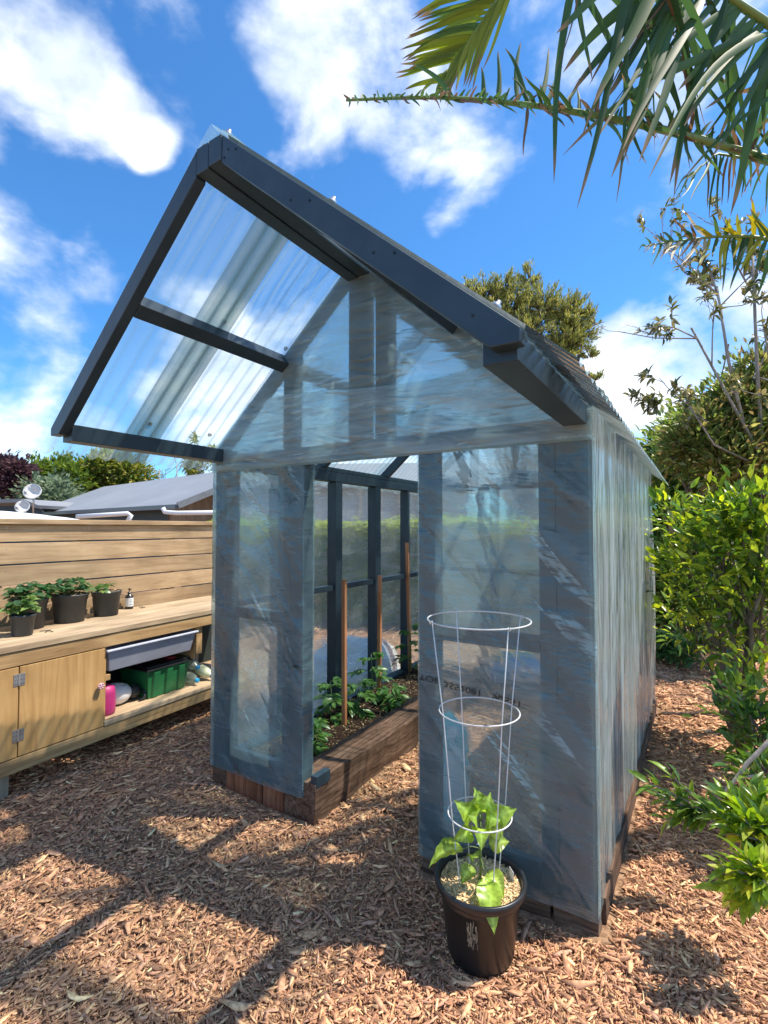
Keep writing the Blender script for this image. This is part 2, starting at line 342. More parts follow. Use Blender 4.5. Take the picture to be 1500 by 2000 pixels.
# ------------------------------------------------------------------ ground
def fbm(x, y, s=1.0, seed=0):
    r = np.zeros_like(x, float); a = 1
    k = np.random.default_rng(seed)
    for i in range(6):
        th = k.uniform(0, 6.28); ph = k.uniform(0, 6.28); w = s * (1.7 ** i)
        r += a * np.sin((x * math.cos(th) + y * math.sin(th)) * w + ph + 1.3 * np.sin((y * math.cos(th) - x * math.sin(th)) * w * .7 + ph * 2)); a *= .6
    return r / 2
def hgt(x, y):
    x = np.asarray(x, float); y = np.asarray(y, float)
    near = np.exp(-((x - 1) ** 2 + (y - 1) ** 2) / 60)
    return (fbm(x, y, 2.2, 3) * .018 - .012) * near
xs = np.concatenate([[-300, -150, -80, -40, -20, -12], np.arange(-8, 9.01, .06), [12, 20, 40, 80, 150, 300]])
ys = np.concatenate([[-300, -100, -40, -15, -6], np.arange(-3.5, 11.01, .06), [15, 25, 45, 80, 150, 300]])
GX, GY = np.meshgrid(xs, ys, indexing='ij'); V = np.stack([GX, GY, hgt(GX, GY)], -1).reshape(-1, 3)
ny = len(ys); I = (np.arange(len(xs) - 1)[:, None] * ny + np.arange(ny - 1)[None]).ravel()
GM = pmat('mulch_ground', [(.28, (.10, .058, .036)), (.45, (.27, .165, .10)), (.62, (.46, .30, .19)), (.8, (.60, .41, .27))], (22, 22, 22), 1, 10, .95, 1.0, spec=.08, dist=.8, bdist=.02)
tag(link('ground', fastmesh('ground', V, np.stack([I, I + ny, I + ny + 1, I + 1], 1)), GM, smooth=True), kind='structure')

PAL = np.array([1.92, 1.66, 1.34]) * np.array([(.26, .155, .11), (.34, .20, .14), (.40, .27, .175), (.50, .36, .24), (.20, .115, .085), (.135, .08, .062), (.33, .215, .18), (.60, .46, .31)])
PAL = PAL.mean(0) + .72 * (PAL - PAL.mean(0))
def chips(name, P, L, Wd, T, pal, probs, mat, tilt=.35, seed=1):
    g = np.random.default_rng(seed); n = len(P)
    th = g.uniform(0, 2 * np.pi, n); 
    d = np.stack([np.cos(th), np.sin(th), g.normal(0, tilt, n)], 1); d /= np.linalg.norm(d, axis=1)[:, None]
    up = np.stack([g.normal(0, tilt, n), g.normal(0, tilt, n), np.ones(n)], 1); s = np.cross(up, d); s /= np.linalg.norm(s, axis=1)[:, None]; up = np.cross(d, s)
    t = np.array([(-1, -.5, -1), (-1, .6, -1), (0, 1, -1), (1, .35, -1), (1, -.3, -1), (.1, -1, -1)]); 
    top = t.copy(); top[:, 2] = 1; T6 = np.concatenate([t, top])
    jit = g.uniform(.6, 1.3, (n, 6, 2)); jit = np.concatenate([jit, jit], 1)
    bend = g.normal(0, .25, n)
    A = T6[None, :, 0] * jit[..., 0] * L[:, None] / 2; B = T6[None, :, 1] * jit[..., 1] * Wd[:, None] / 2; C = T6[None, :, 2] * T[:, None] / 2 + bend[:, None] * (A ** 2) / L[:, None]
    Vv = P[:, None] + A[..., None] * d[:, None] + B[..., None] * s[:, None] + C[..., None] * up[:, None]
    f = np.array([(6, 7, 8, 9), (6, 9, 10, 11), (0, 1, 7, 6), (1, 2, 8, 7), (2, 3, 9, 8), (3, 4, 10, 9), (4, 5, 11, 10), (5, 0, 6, 11)])
    Fa = (f[None] + (np.arange(n) * 12)[:, None, None]).reshape(-1, 4)
    c = pal[g.choice(len(pal), n, p=probs)] * g.uniform(.75, 1.25, (n, 1)); c = np.repeat(np.clip(c, 0, 1), 12, 0)
    return link(name, fastmesh(name, Vv.reshape(-1, 3), Fa, c), mat)
def scatter_view(n, xr, dmin, dmax, seed, keep):
    """ground points in a wide fan in front of the house garden, denser near the viewer's side"""
    g = np.random.default_rng(seed); d = dmin * (dmax / dmin) ** g.uniform(0, 1, n); t = g.uniform(-xr, xr, n) * (d + .25)
    P = CAM[None, :2] + d[:, None] * _F[None, :2] + t[:, None] * _R[None, :2]
    k = keep(P[:, 0], P[:, 1]); return P[k], d[k]
def keep(x, y):
    bed = (x > -.02) & (x < .84) & (y > -.03) & (y < 3); sl = (x > 1.47) & (x < 2.3) & (y > -.04) & (y < .09)
    sr = (x > 2.16) & (x < 2.31) & (y > -.04) & (y < 3); return ~(bed | sl | sr)
P2, D = scatter_view(215000, 1.0, 1.05, 9.5, 5, keep)
n = len(P2); g = np.random.default_rng(9)
z = hgt(P2[:, 0], P2[:, 1]) + g.uniform(0, .022, n) * (1 + 0)
L_ = np.clip(g.lognormal(-3.9, .62, n), .006, .10) * np.clip(D / 2.4, 1, 2.2); Wd = L_ * g.uniform(.08, .30, n); T = g.uniform(.0015, .005, n)
big = g.uniform(0, 1, n) < .015; Wd[big] = L_[big] * g.uniform(.4, .65, big.sum())
tag(chips('bark_mulch', np.column_stack([P2, z]), L_, Wd, T, PAL, [.17, .2, .16, .1, .13, .09, .11, .04], CHIP, .16, 2),
    'reddish brown bark and wood chips covering the ground', 'mulch', kind='stuff')

# ------------------------------------------------------------------ greenhouse
Wg, Lg, OV = 2.25, 2.93, .965
ZB = lambda u: 2.0 + .87 * (u if u <= Wg / 2 else Wg - u)      # underside line of the roof timbers
gh = thing('greenhouse', 'dark painted timber greenhouse wrapped in clear plastic with a clear corrugated roof', 'greenhouse')
def gbox(name, *a, mat=None): return MB().box(*a).build(name, mat or PAINT, gh, bevel=.003)
# front wall timbers
for u0, u1, dp in ((0, .09, .092), (.093, .182, .047), (.588, .634, .047), (.637, .736, .092), (1.476, 1.584, .047), (2.05, 2.119, .092), (2.122, 2.25, .092)):
    gbox('stud', u0, u1, .002, dp, .105, 1.968)
gbox('header', 0, Wg, 0, .09, 1.97, 2.058)
gbox('mid_rail', .184, .586, .004, .046, 1.05, 1.115); gbox('mid_rail', 1.586, 2.048, .004, .046, 1.075, 1.145)
gbox('bottom_rail', .184, .586, .004, .046, .12, .255); gbox('bottom_rail', 1.586, 2.048, .004, .046, .10, .21)
gbox('bottom_rail', .786, .83, 0.02, .14, .17, .235)
# gable timbers
def gable_stud(u0, u1, zl, v0=.0, v1=.045):
    m = MB(); c = (u0 + u1) / 2
    v = [(u, y, z_) for y in (v0, v1) for u, z_ in ((u0, zl), (u1, zl), (u1, ZB(u1) - .002), (u0, ZB(u0) - .002))]
    m.add(v, [(0, 1, 2, 3), (7, 6, 5, 4), (0, 4, 5, 1), (1, 5, 6, 2), (2, 6, 7, 3), (3, 7, 4, 0)]); m.build('gable_stud', PAINT, gh, bevel=.003)
gable_stud(.586, .70, 2.062); gable_stud(1.055, 1.193, 2.062); gable_stud(1.225, 1.33, 2.062)
gable_stud(1.08, 1.17, 2.062, 2.86, 2.905); gable_stud(.56, .65, 2.062, 2.86, 2.905); gable_stud(1.6, 1.69, 2.062, 2.86, 2.905)
# sloping members
def slope(name, side, v0, v1, dz0=0, dz1=.112, ua=0, ub=Wg / 2, mat=None, bevel=.003):
    m = MB(); f = (lambda u: u) if side < 0 else (lambda u: Wg - u)
    pr = [(ua, ZB(ua) + dz0), (ub, ZB(ub) + dz0), (ub, ZB(ub) + dz1), (ua, ZB(ua) + dz1)]
    v = [(f(u), y, z_) for y in (v0, v1) for u, z_ in pr]
    m.add(v, [(0, 1, 2, 3), (7, 6, 5, 4), (0, 4, 5, 1), (1, 5, 6, 2), (2, 6, 7, 3), (3, 7, 4, 0)]); return m.build(name, mat or PAINT, gh, bevel=bevel)
for s in (-1, 1):
    f = (lambda u: u) if s < 0 else (lambda u: Wg - u)
    pr = [(-.02, 2.046), (.056, 2.046), (1.053, ZB(1.053) - .004), (1.053, ZB(1.053) + .1), (-.02, ZB(-.02) + .1)]
    v = [(f(u), y, z_) for y in (-OV, -OV + .045) for u, z_ in pr]
    MB().add(v, [(0, 1, 2, 3, 4), (9, 8, 7, 6, 5)] + [(i, i + 5, (i + 1) % 5 + 5, (i + 1) % 5) for i in range(5)]).build('barge_board', PAINT, gh, bevel=.003)
    for v0 in (0, .97, 1.93, 2.86): slope('rafter', s, v0 + .002, v0 + .045, 0, .10, 0, Wg / 2 - .07)
for s in (-1, 1):
    f = (lambda u: u) if s < 0 else (lambda u: Wg - u)
    x0, x1 = sorted((f(-.0), f(.092)))
    gbox('eave_beam', x0, x1, -OV + .046, -.002, 2.018, 2.098)
    gbox('top_plate', x0, x1, .093, Lg, 1.985, 2.06)
    gbox('eave_beam', x0, x1, .048, Lg, 2.062, 2.098)
    # purlin, set square to the slope
    for a, b in ((-OV + .046, -.001), (.048, .968), (1.017, 1.928), (1.977, 2.858)):
        m = MB(); um = .585; z0 = ZB(um) + .05; q = Vector((1, 0, .79)).normalized(); nn = Vector((-.79, 0, 1)).normalized()
        if s > 0: q.x *= -1; nn.x *= -1
        c0 = Vector((f(um), 0, z0)); v = []
        for y in (a, b):
            for i, j in ((-1, -1), (1, -1), (1, 1), (-1, 1)):
                p = c0 + q * (i * .034) + nn * (j * .043); v.append((p.x, y, p.z))
        m.add(v, [(0, 1, 2, 3), (7, 6, 5, 4), (0, 4, 5, 1), (1, 5, 6, 2), (2, 6, 7, 3), (3, 7, 4, 0)]); m.build('purlin', PAINT, gh, bevel=.003)
gbox('ridge_beam', 1.055, 1.123, -OV - .001, Lg - .03, 2.92, 3.02); gbox('ridge_beam', 1.126, 1.195, -OV - .002, Lg - .03, 2.925, 3.02)
# side and back walls
for x0, x1 in ((.0, .09), (Wg - .09, Wg)):
    for v0 in (.56, 1.14, 1.74, 2.34): gbox('stud', x0, x1, v0, v0 + .045 + (.045 if v0 < 2 else 0), .16, 1.983)
    seg = [.094, .56, 1.14, 1.74, 2.34, 2.86]
    for i in range(5):
        a = seg[i] + (0 if i == 0 else (.09 if seg[i] < 2 else .045)) + .001; gbox('mid_rail', x0 + .02, x1 - .02, a, seg[i + 1] - .001, 1.085, 1.13)
    gbox('bottom_rail', x0, x1, .094, 2.858, .112, .158)
for u0 in (0, .78, 1.42, 2.16): gbox('stud', u0, u0 + .09, 2.86, 2.905, .16, 1.998)
gbox('header', 0.093, 2.157, 2.862, 2.905, 2.0, 2.058); gbox('bottom_rail', .092, 2.158, 2.86, 2.905, .112, .158)
for a, b in ((.091, .779), (.871, 1.419), (1.511, 2.159)): gbox('mid_rail', a, b, 2.862, 2.90, 1.14, 1.185)
# clear corrugated roof sheets
def roofmat(name='clear_corrugated', extra=0, c1=(.66, .86, .86, 1), c2=(.60, .84, .84, 1)):
    m, nt, N, L, out = newmat(name)
    tc = N.new('ShaderNodeTexCoord'); mp = N.new('ShaderNodeMapping'); L.new(tc.outputs['Object'], mp.inputs[0]); mp.inputs['Scale'].default_value = (1.2, 26, 1.2)
    n = N.new('ShaderNodeTexNoise'); n.inputs['Scale'].default_value = 1; n.inputs['Detail'].default_value = 5; L.new(mp.outputs[0], n.inputs['Vector'])
    tr = N.new('ShaderNodeBsdfTransparent'); tr.inputs[0].default_value = (.93, .985, .985, 1)
    df1 = N.new('ShaderNodeBsdfTranslucent'); df1.inputs[0].default_value = c1; df2 = N.new('ShaderNodeBsdfDiffuse'); df2.inputs[0].default_value = c2; df = N.new('ShaderNodeMixShader'); L.new(df1.outputs[0], df.inputs[1]); L.new(df2.outputs[0], df.inputs[2])
    mr = N.new('ShaderNodeMapRange'); L.new(n.outputs['Fac'], mr.inputs[0]); mr.inputs[1].default_value = .35; mr.inputs[2].default_value = .7; mr.inputs[3].default_value = .09 + extra; mr.inputs[4].default_value = .26 + extra
    lw = N.new('ShaderNodeLayerWeight'); lw.inputs[0].default_value = .5; pw = N.new('ShaderNodeMath'); pw.operation = 'POWER'; L.new(lw.outputs['Facing'], pw.inputs[0]); pw.inputs[1].default_value = 2.2
    ad = N.new('ShaderNodeMath'); ad.operation = 'MULTIPLY_ADD'; L.new(pw.outputs[0], ad.inputs[0]); ad.inputs[1].default_value = 1.0; L.new(mr.outputs[0], ad.inputs[2]); mr = ad; ad.use_clamp = True
    m1 = N.new('ShaderNodeMixShader'); L.new(mr.outputs[0], m1.inputs[0]); L.new(tr.outputs[0], m1.inputs[1]); L.new(df.outputs[0], m1.inputs[2])
    gl = N.new('ShaderNodeBsdfGlossy'); gl.inputs['Roughness'].default_value = .08; fr = N.new('ShaderNodeFresnel'); fr.inputs[0].default_value = 1.45
    m2 = N.new('ShaderNodeMixShader'); L.new(fr.outputs[0], m2.inputs[0]); L.new(m1.outputs[0], m2.inputs[1]); L.new(gl.outputs[0], m2.inputs[2]); L.new(m2.outputs[0], out.inputs[0]); return m
ROOF = roofmat(); LAP = roofmat('dusty_sheet_lap', .5, (.22, .30, .28, 1), (.20, .28, .27, 1))
def sheet(side, v0, v1, lift, name='roof_sheet', mat=None):
    vs_ = np.arange(v0, v1, .0095); us = np.array([-.15, .2, .5, .8, Wg / 2 - .004]) 
    GV, GU = np.meshgrid(vs_, us, indexing='ij'); Z = 2.0 + .87 * GU + .110 + lift + .0085 * np.sin(GV * 2 * np.pi / .076)
    X = GU if side < 0 else Wg - GU
    VV = np.stack([X, GV, Z], -1).reshape(-1, 3); k = len(us); I = (np.arange(len(vs_) - 1)[:, None] * k + np.arange(k - 1)[None]).ravel()
    link(name, fastmesh(name, VV, np.stack([I, I + k, I + k + 1, I + 1], 1)), mat or ROOF, gh, True)
for s in (-1, 1):
    e = [-.958, -.42, .46, 1.22, 1.98, 2.74]
    for i in range(5): sheet(s, e[i] - (.15 if i else 0), e[i + 1] + .003 + (.25 if i == 4 else 0), .0035 * (i % 2))
for s in (-1, 1): sheet(s, -.60, -.40, .008, 'sheet_lap', LAP)
m = MB()
for s in (-1, 1):
    f = (lambda u: u) if s < 0 else (lambda u: Wg - u)
    v = [(f(Wg / 2), -.955, 3.085), (f(Wg / 2 - .13), -.955, 2.980), (f(Wg / 2 - .13), 3.0, 2.980), (f(Wg / 2), 3.0, 3.085)]
    m.add(np.array(v) + np.array([0, 0, .010]), [(0, 1, 2, 3)])
m.build('ridge_cap', ROOF, gh)
for s in (-1, 1):
    for uu, vs_ in ((.06, (-.9, -.5, -.1)), (.6, (-.9, -.45, 0, .5, 1, 1.5, 2, 2.5)), (1.06, (-.93, -.6, -.2, .3))):
        for v_ in vs_:
            u_ = uu if s < 0 else Wg - uu; zz = 2.0 + .87 * uu + .125
            MB().lathe([(0, .014), (.006, .014), (.0065, .007), (.012, .006), (.014, 0)], (u_, v_, zz), 12, axis=(-.62 if s < 0 else .62, 0, .78)).build('roof_screw', STEEL, gh, True)
# nail holes and screw heads on the barge board
for uu, dz in ((1.04, .02), (1.02, .06), (.98, .08), (.72, .03), (.64, .07), (.4, .04), (.33, .08), (.1, .05)):
    MB().lathe([(0, .0015), (.004, .0015), (.004, 0)], (Wg - uu, -OV - .0015, ZB(uu) + dz), 8, axis=(0, -1, 0)).build('nail_hole', BLACKP, gh)
for uu, dz in () and ((1.09, .02), (1.09, .05), (1.07, .08), (1.02, .06), (.93, .085), (.66, .03), (.64, .07), (.4, .04), (.33, .08), (.1, .05)):
    m.lathe([(0, .0015), (.004, .0015), (.004, 0)], (Wg - uu, -OV - .0015, ZB(uu) + dz), 8, axis=(0, -1, 0))

# plastic film
FF = film('front_film', 'front', haze=.29, gloss=.6, stripes=.25, wr=1.15, hcol=(.55, .84, .94), streak=.55, blur=.16, rough=.11)
FB = film('band_film', 'gable', haze=.42, gloss=.5, stripes=.8, tint=(.80, .92, .93), hcol=(.66, .86, .92), streak=.6, blur=.2)
FG = film('gable_film', 'gable', haze=.46, gloss=.5, stripes=.4, tint=(.72, .88, .88), hcol=(.56, .80, .84), streak=.45, blur=.3)
FSR = film('side_film', 'side', haze=.60, gloss=.5, wr=.9, stripes=.6, rough=.1, tint=(.84, .93, .9), hcol=(.78, .92, .90), streak=.5, blur=.25)
FSL = film('left_film', 'level', haze=.26, gloss=.35, wr=.5, rough=.2, blur=.2, stripes=.4, tint=(.84, .94, .92), hcol=(.75, .85, .86))
def sheetgrid(name, fn, na, nb, mat):
    A, B = np.meshgrid(np.linspace(0, 1, na), np.linspace(0, 1, nb), indexing='ij'); X, Y, Z = fn(A, B)
    VV = np.stack([X, Y, Z], -1).reshape(-1, 3); I = (np.arange(na - 1)[:, None] * nb + np.arange(nb - 1)[None]).ravel()
    return link(name, fastmesh(name, VV, np.stack([I, I + nb, I + nb + 1, I + 1], 1)), mat, gh, True)
def frontfilm(u0, u1, z0, z1, off, seed, sag=0):
    def fn(A, B):
        U_ = u0 + (u1 - u0) * A; Z_ = z0 + (z1 - z0) * B + sag * np.sin(A * np.pi) * (1 - B) + .004 * fbm(A * 6, B * 0, 3, seed) * (1 - B)
        Y_ = -off - .002 - np.abs(fbm(U_ * 3 + Z_ * 1.2, Z_ * 4, 1.5, seed)) * .0045
        e = np.minimum(A, 1 - A) * (u1 - u0); Y_ = Y_ + np.where(e < .006, .012, 0)
        return U_, Y_, Z_
    sheetgrid('plastic_film', fn, 90, 180, FF)
frontfilm(-.028, .742, .105, 1.975, .004, 11, .0); frontfilm(1.468, 2.275, .06, 1.975, .004, 12, .0)
def gab(A, B):
    U_ = -.02 + 2.29 * A; top = 2.0 + .87 * np.clip(np.minimum(U_, Wg - U_), 0, 9) + .085
    Z_ = 1.955 + (top - 1.955) * B; return U_, -.012 - np.abs(fbm(U_ * 3, Z_ * 5, 1.5, 4)) * .004, Z_
sheetgrid('plastic_film', gab, 120, 60, FG)
def gab2(A, B):       # second overlapping layer low on the gable
    U_ = -.015 + 2.28 * A; zt_ = np.minimum(2.34 + .03 * np.sin(A * 7), 2.0 + .87 * np.clip(np.minimum(U_, Wg - U_), 0, 9) + .085)
    Z_ = 1.965 + (zt_ - 1.965) * B; return U_, -.020 - np.abs(fbm(U_ * 4, Z_ * 9, 1.5, 5)) * .004, Z_
sheetgrid('plastic_film', gab2, 120, 30, FB)
def wrapL(A, B): return .744 + .002 * np.sin(B * 40), -.003 + .096 * A, .11 + 1.86 * B
sheetgrid('plastic_film', wrapL, 4, 60, FF)
def sidef(A, B):
    Yv = -.012 + (Lg + .01) * A; Z_ = .085 + 2.04 * B
    fold = .010 * fbm(Yv * 2.2, Z_ * .25, 3.2, 21) + .006 * np.sin(Yv * 2 * np.pi / .31 + Z_ * 1.1) + .006 * np.abs(fbm(Yv * 6, Z_ * .6, 2, 22))
    env = np.clip(A * 30, 0, 1); return Wg + .018 + fold * env * (.5 + .7 * np.sin(B * np.pi)), Yv, Z_ + .012 * fbm(Yv * 3, Yv * 0, 2, 23) * (1 - B)
sheetgrid('plastic_film', sidef, 420, 60, FSR)
sheetgrid('plastic_film', lambda A, B: (-.008 - .004 * np.abs(fbm(A * 9, B * 6, 1, 31)), -.01 + (Lg + .01) * A, .1 + 2.02 * B), 120, 50, FSL)
def backf(A, B):
    U_ = -.02 + 2.29 * A; top = 2.0 + .87 * np.clip(np.minimum(U_, Wg - U_), 0, 9) + .085
    return U_, Lg - .01 + .006 * fbm(A * 9, B * 8, 1, 33), .1 + (top - .1) * B
sheetgrid('plastic_film', backf, 100, 60, FSL)

# lettering printed on the film, seen from its back
INK = plastic('black_ink', (.01, .01, .012), .6)
def text(name, s, size, loc, rot, mat, parent, ext=.0006, sx=1, sy=1, align='LEFT', spacing=1.0):
    c = bpy.data.curves.new(name, 'FONT'); c.body = s; c.size = size; c.extrude = ext; c.align_x = align; c.space_character = spacing
    t = bpy.data.objects.new(name, c); COL.objects.link(t); bpy.context.view_layer.update()
    me = bpy.data.meshes.new_from_object(t.evaluated_get(bpy.context.evaluated_depsgraph_get())); bpy.data.objects.remove(t)
    o = link(name, me, mat, parent); o.location = loc; o.rotation_euler = rot; o.scale = (sx, sy, 1); return o
text('printed_lettering', 'TOE', .05, (1.482, -.0145, .905), (R(90), R(3), 0), INK, gh, sx=1.15, sy=-.72)
text('printed_lettering', '3552081', .05, (1.612, -.0145, .892), (R(90), R(4), 0), INK, gh, sx=1.08, sy=-.72)
text('printed_lettering', '90551', .05, (1.845, -.0145, .876), (R(90), R(5), 0), INK, gh, sx=1.08, sy=-.72)
text('printed_lettering', 'R80', .026, (.676, -.0145, .832), (R(90), R(-1), 0), INK, gh, sy=-.8)
text('pencil_mark', '1', .05, (2.16, .0, 1.78), (R(90), R(-20), 0), INK, gh, ext=.0012)

# ------------------------------------------------------------------ raised bed and timber base
bed = thing('raised_bed', 'raised bed of old railway sleepers filled with dark soil inside the greenhouse', 'garden bed')
def rough_box(x0, x1, y0, y1, z0, z1, name, mat, parent, amp=.006, res=.05, seed=0):
    nx, ny_, nz_ = [max(2, int(abs(b - a) / res) + 1) for a, b in ((x0, x1), (y0, y1), (z0, z1))]
    m = MB(); 
    def face(o, a, b, na, nb, flip):
        vs_ = [np.array(o) + np.array(a) * i / (na - 1) + np.array(b) * j / (nb - 1) for i in range(na) for j in range(nb)]
        f = [(i * nb + j, (i + 1) * nb + j, (i + 1) * nb + j + 1, i * nb + j + 1) for i in range(na - 1) for j in range(nb - 1)]
        if flip: f = [q[::-1] for q in f]
        out = []
        for p in vs_:
            nn = mnoise.noise_vector(Vector(p) * 9 + Vector((seed, 0, 0))) ; n2 = mnoise.noise_vector(Vector(p) * 28 + Vector((seed, 5, 0)))
            out.append(p + np.array(nn) * amp * 1.4 + np.array(n2) * amp * .7)
        m.add(out, f)
    X, Y, Z = (x1 - x0, 0, 0), (0, y1 - y0, 0), (0, 0, z1 - z0)
    face((x0, y0, z0), X, Y, nx, ny_, True); face((x0, y0, z1), X, Y, nx, ny_, False)
    face((x0, y0, z0), X, Z, nx, nz_, False); face((x0, y1, z0), X, Z, nx, nz_, True)
    face((x0, y0, z0), Y, Z, ny_, nz_, True); face((x1, y0, z0), Y, Z, ny_, nz_, False)
    return m.build(name, mat, parent, True)
rough_box(.60, .82, .012, 2.84, -.08, .195, 'sleeper', SLEEP, bed, .008, .035, 1)
rough_box(-.01, .115, .012, 2.84, -.08, .105, 'sleeper', SLEEP, bed, .006, .05, 2)
for i, (a, b) in enumerate(((.12, .27), (.275, .43), (.435, .595))): rough_box(a, b, .005, .04, -.06, .118, 'board', REDW, bed, .003, .04, 5 + i)
rough_box(.0, .6, 2.845, 2.95, -.06, .11, 'sleeper', SLEEPX, bed, .006, .05, 9)
A, B = np.meshgrid(np.linspace(.05, .62, 40), np.linspace(.02, 2.85, 160), indexing='ij')
Zs = .135 + .010 * fbm(A, B, 9, 40) + .02 * np.exp(-((A - .33) / .15) ** 2); I = (np.arange(39)[:, None] * 160 + np.arange(159)[None]).ravel()
link('soil', fastmesh('soil', np.stack([A, B, Zs], -1).reshape(-1, 3), np.stack([I, I + 160, I + 161, I + 1], 1)), SOIL, bed, True)
g = np.random.default_rng(17); n = 5200
x = g.uniform(.1, .6, n); y = g.uniform(.03, 2.8, n); zz = .14 + .010 * fbm(x, y, 9, 40) + .02 * np.exp(-((x - .33) / .15) ** 2)
o = chips('straw_flecks', np.column_stack([x, y, zz + .002]), g.uniform(.006, .022, n), g.uniform(.003, .008, n), np.full(n, .0015),
      np.array([(.05, .03, .02), (.10, .065, .04), (.5, .40, .24), (.30, .21, .12)]), [.4, .25, .2, .15], CHIP, .4, 3); o.parent = bed; o['kind'] = 'stuff'
base = thing('timber_base', 'weathered sleeper base under the right half of the greenhouse', 'timber base')
rough_box(1.49, 2.08, .01, .085, -.08, .09, 'sleeper', SLEEPX, base, .006, .04, 21)
rough_box(2.092, 2.27, .008, .085, -.08, .085, 'sleeper', SLEEPX, base, .01, .03, 22)
rough_box(2.16, 2.28, .09, 2.95, -.08, .105, 'sleeper', SLEEP, base, .004, .05, 23)
rough_box(.84, 2.155, 2.845, 2.95, -.08, .105, 'sleeper', SLEEPX, base, .006, .05, 24)

# ------------------------------------------------------------------ leaf tools
T_SIMPLE = (np.array([(0, 0, 0), (.45, .5, .06), (1, 0, -.08), (.45, -.5, .06)]), np.array([(0, 3, 2, 1)]))
T_FOLD = (np.array([(0, 0, 0), (.3, .42, .08), (.65, .36, .03), (1, 0, -.16), (.65, -.36, .03), (.3, -.42, .08), (.33, 0, .0), (.68, 0, -.04)]),
          np.array([(0, 6, 1, 1), (6, 7, 2, 1), (7, 3, 2, 2), (0, 5, 6, 6), (6, 5, 4, 7), (7, 4, 3, 3)]))
T_FOLD3 = (T_FOLD[0], np.array([(0, 6, 1), (6, 7, 2), (6, 2, 1), (7, 3, 2), (0, 5, 6), (6, 5, 4), (6, 4, 7), (7, 4, 3)]))
def leafset(P, Dr, Up, L_, W_, C, tpl):
    """arrays: base point, direction, up, length, width, colour"""
    T_, Fc = tpl; n = len(P); k = len(T_)
    d = Dr / np.linalg.norm(Dr, axis=1)[:, None]; s = np.cross(Up, d); s /= (np.linalg.norm(s, axis=1)[:, None] + 1e-9); u = np.cross(d, s)
    V_ = P[:, None] + T_[None, :, 0:1] * (d * L_[:, None])[:, None] + T_[None, :, 1:2] * (s * W_[:, None])[:, None] + T_[None, :, 2:3] * (u * L_[:, None])[:, None]
    Fa = (Fc[None] + (np.arange(n) * k)[:, None, None]).reshape(-1, Fc.shape[1])
    return V_.reshape(-1, 3), Fa, np.repeat(C, k, 0)
def leafobj(name, parts, mat, parent=None):
    V_, F_, C_ = [], [], []; n = 0
    for v, f, c in parts: V_.append(v); F_.append(f + n); C_.append(c); n += len(v)
    return link(name, fastmesh(name, np.concatenate(V_), np.concatenate(F_), np.clip(np.concatenate(C_), 0, 1)), mat, parent)
def pal(g, n, cols, jit=.25):
    cols = np.array(cols); return cols[g.integers(0, len(cols), n)] * g.uniform(1 - jit, 1 + jit, (n, 1))
def unit(g, n):
    v = g.normal(0, 1, (n, 3)); return v / np.linalg.norm(v, axis=1)[:, None]
def tree(name, label, base, blobs, nleaf, size, cols, seed, limb=.05, group=None, leafmat=None, tpl=T_SIMPLE, clump=26, cs=.22, aspect=.45, bark=None, cat='tree', upb=.3, twigs=1, parent=None, pth=True):
    """trunk and limbs reach into lumpy crown blobs (c, r3); leaves gather in clumps through the volume"""
    g = np.random.default_rng(seed); base = np.array(base, float)
    root = thing(name, label, cat, tuple(base), group=group)
    vol = np.array([b[1][0] * b[1][1] * b[1][2] for b in blobs]) ** .8; pr_ = vol / vol.sum()
    nc = max(6, nleaf // clump); bi = g.choice(len(blobs), nc, p=pr_)
    u = unit(g, nc); rr = g.uniform(.25, 1.0, nc) ** .45
    rr *= 1 + .18 * np.array([mnoise.noise(Vector(tuple(q * 2.3)) + Vector((seed, 0, 0))) for q in u]) * 2
    ctr = np.array([blobs[i][0] for i in bi]) + u * rr[:, None] * np.array([blobs[i][1] for i in bi])
    ok = ctr[:, 2] > .02; ctr = ctr[ok]; u = u[ok]; nc = len(ctr)
    k = np.repeat(np.arange(nc), clump); n = len(k); rad = cs * g.uniform(.6, 1.3, nc)
    P = ctr[k] + g.normal(0, .5, (n, 3)) * rad[k][:, None] * np.array([1, 1, .7])
    out = P - ctr[k] + .6 * u[k] * rad[k][:, None] + g.normal(0, .3, (n, 3)) * rad[k][:, None]; out[:, 2] += upb * rad[k]
    Up = np.tile([0, 0, 1.], (n, 1)) + g.normal(0, .5, (n, 3))
    Ls = size * g.uniform(.6, 1.35, n); tone = g.uniform(.75, 1.25, nc)
    C = pal(g, n, cols) * tone[k][:, None]
    leafobj('crown' if cat == 'tree' else 'foliage', [leafset(P - base, out, Up, Ls, Ls * aspect, C, tpl)], leafmat or LEAFD, root)
    m = MB(); nb = len(blobs)
    for i, (c, r3) in enumerate(blobs):
        c = np.array(c) - base; kk = [np.zeros(3)]; 
        for t in (.25, .5, .75, 1): kk.append(c * t + np.array([0, 0, .12 * c[2] * math.sin(t * 3.1)]) + g.normal(0, .04 * np.linalg.norm(c) * t * (1 - .5 * t), 3))
        m.tube(kk, [limb, limb * .8, limb * .6, limb * .45, limb * .25], 7)
    sel = g.choice(nc, min(nc, int(60 * twigs)), replace=False) if twigs else []
    for s_ in sel:
        e = ctr[s_] - base; bb = np.array(min(blobs, key=lambda b: np.linalg.norm(np.array(b[0]) - ctr[s_]))[0]) - base; st = bb * g.uniform(.55, 1)
        md = (st + e) / 2 + g.normal(0, .06, 3) * np.linalg.norm(e - st); m.tube([st, md, e], [limb * .22, limb * .15, limb * .06], 5)
    m.build('trunk' if cat == 'tree' else 'stems', bark or BARK, root, True)
    return root

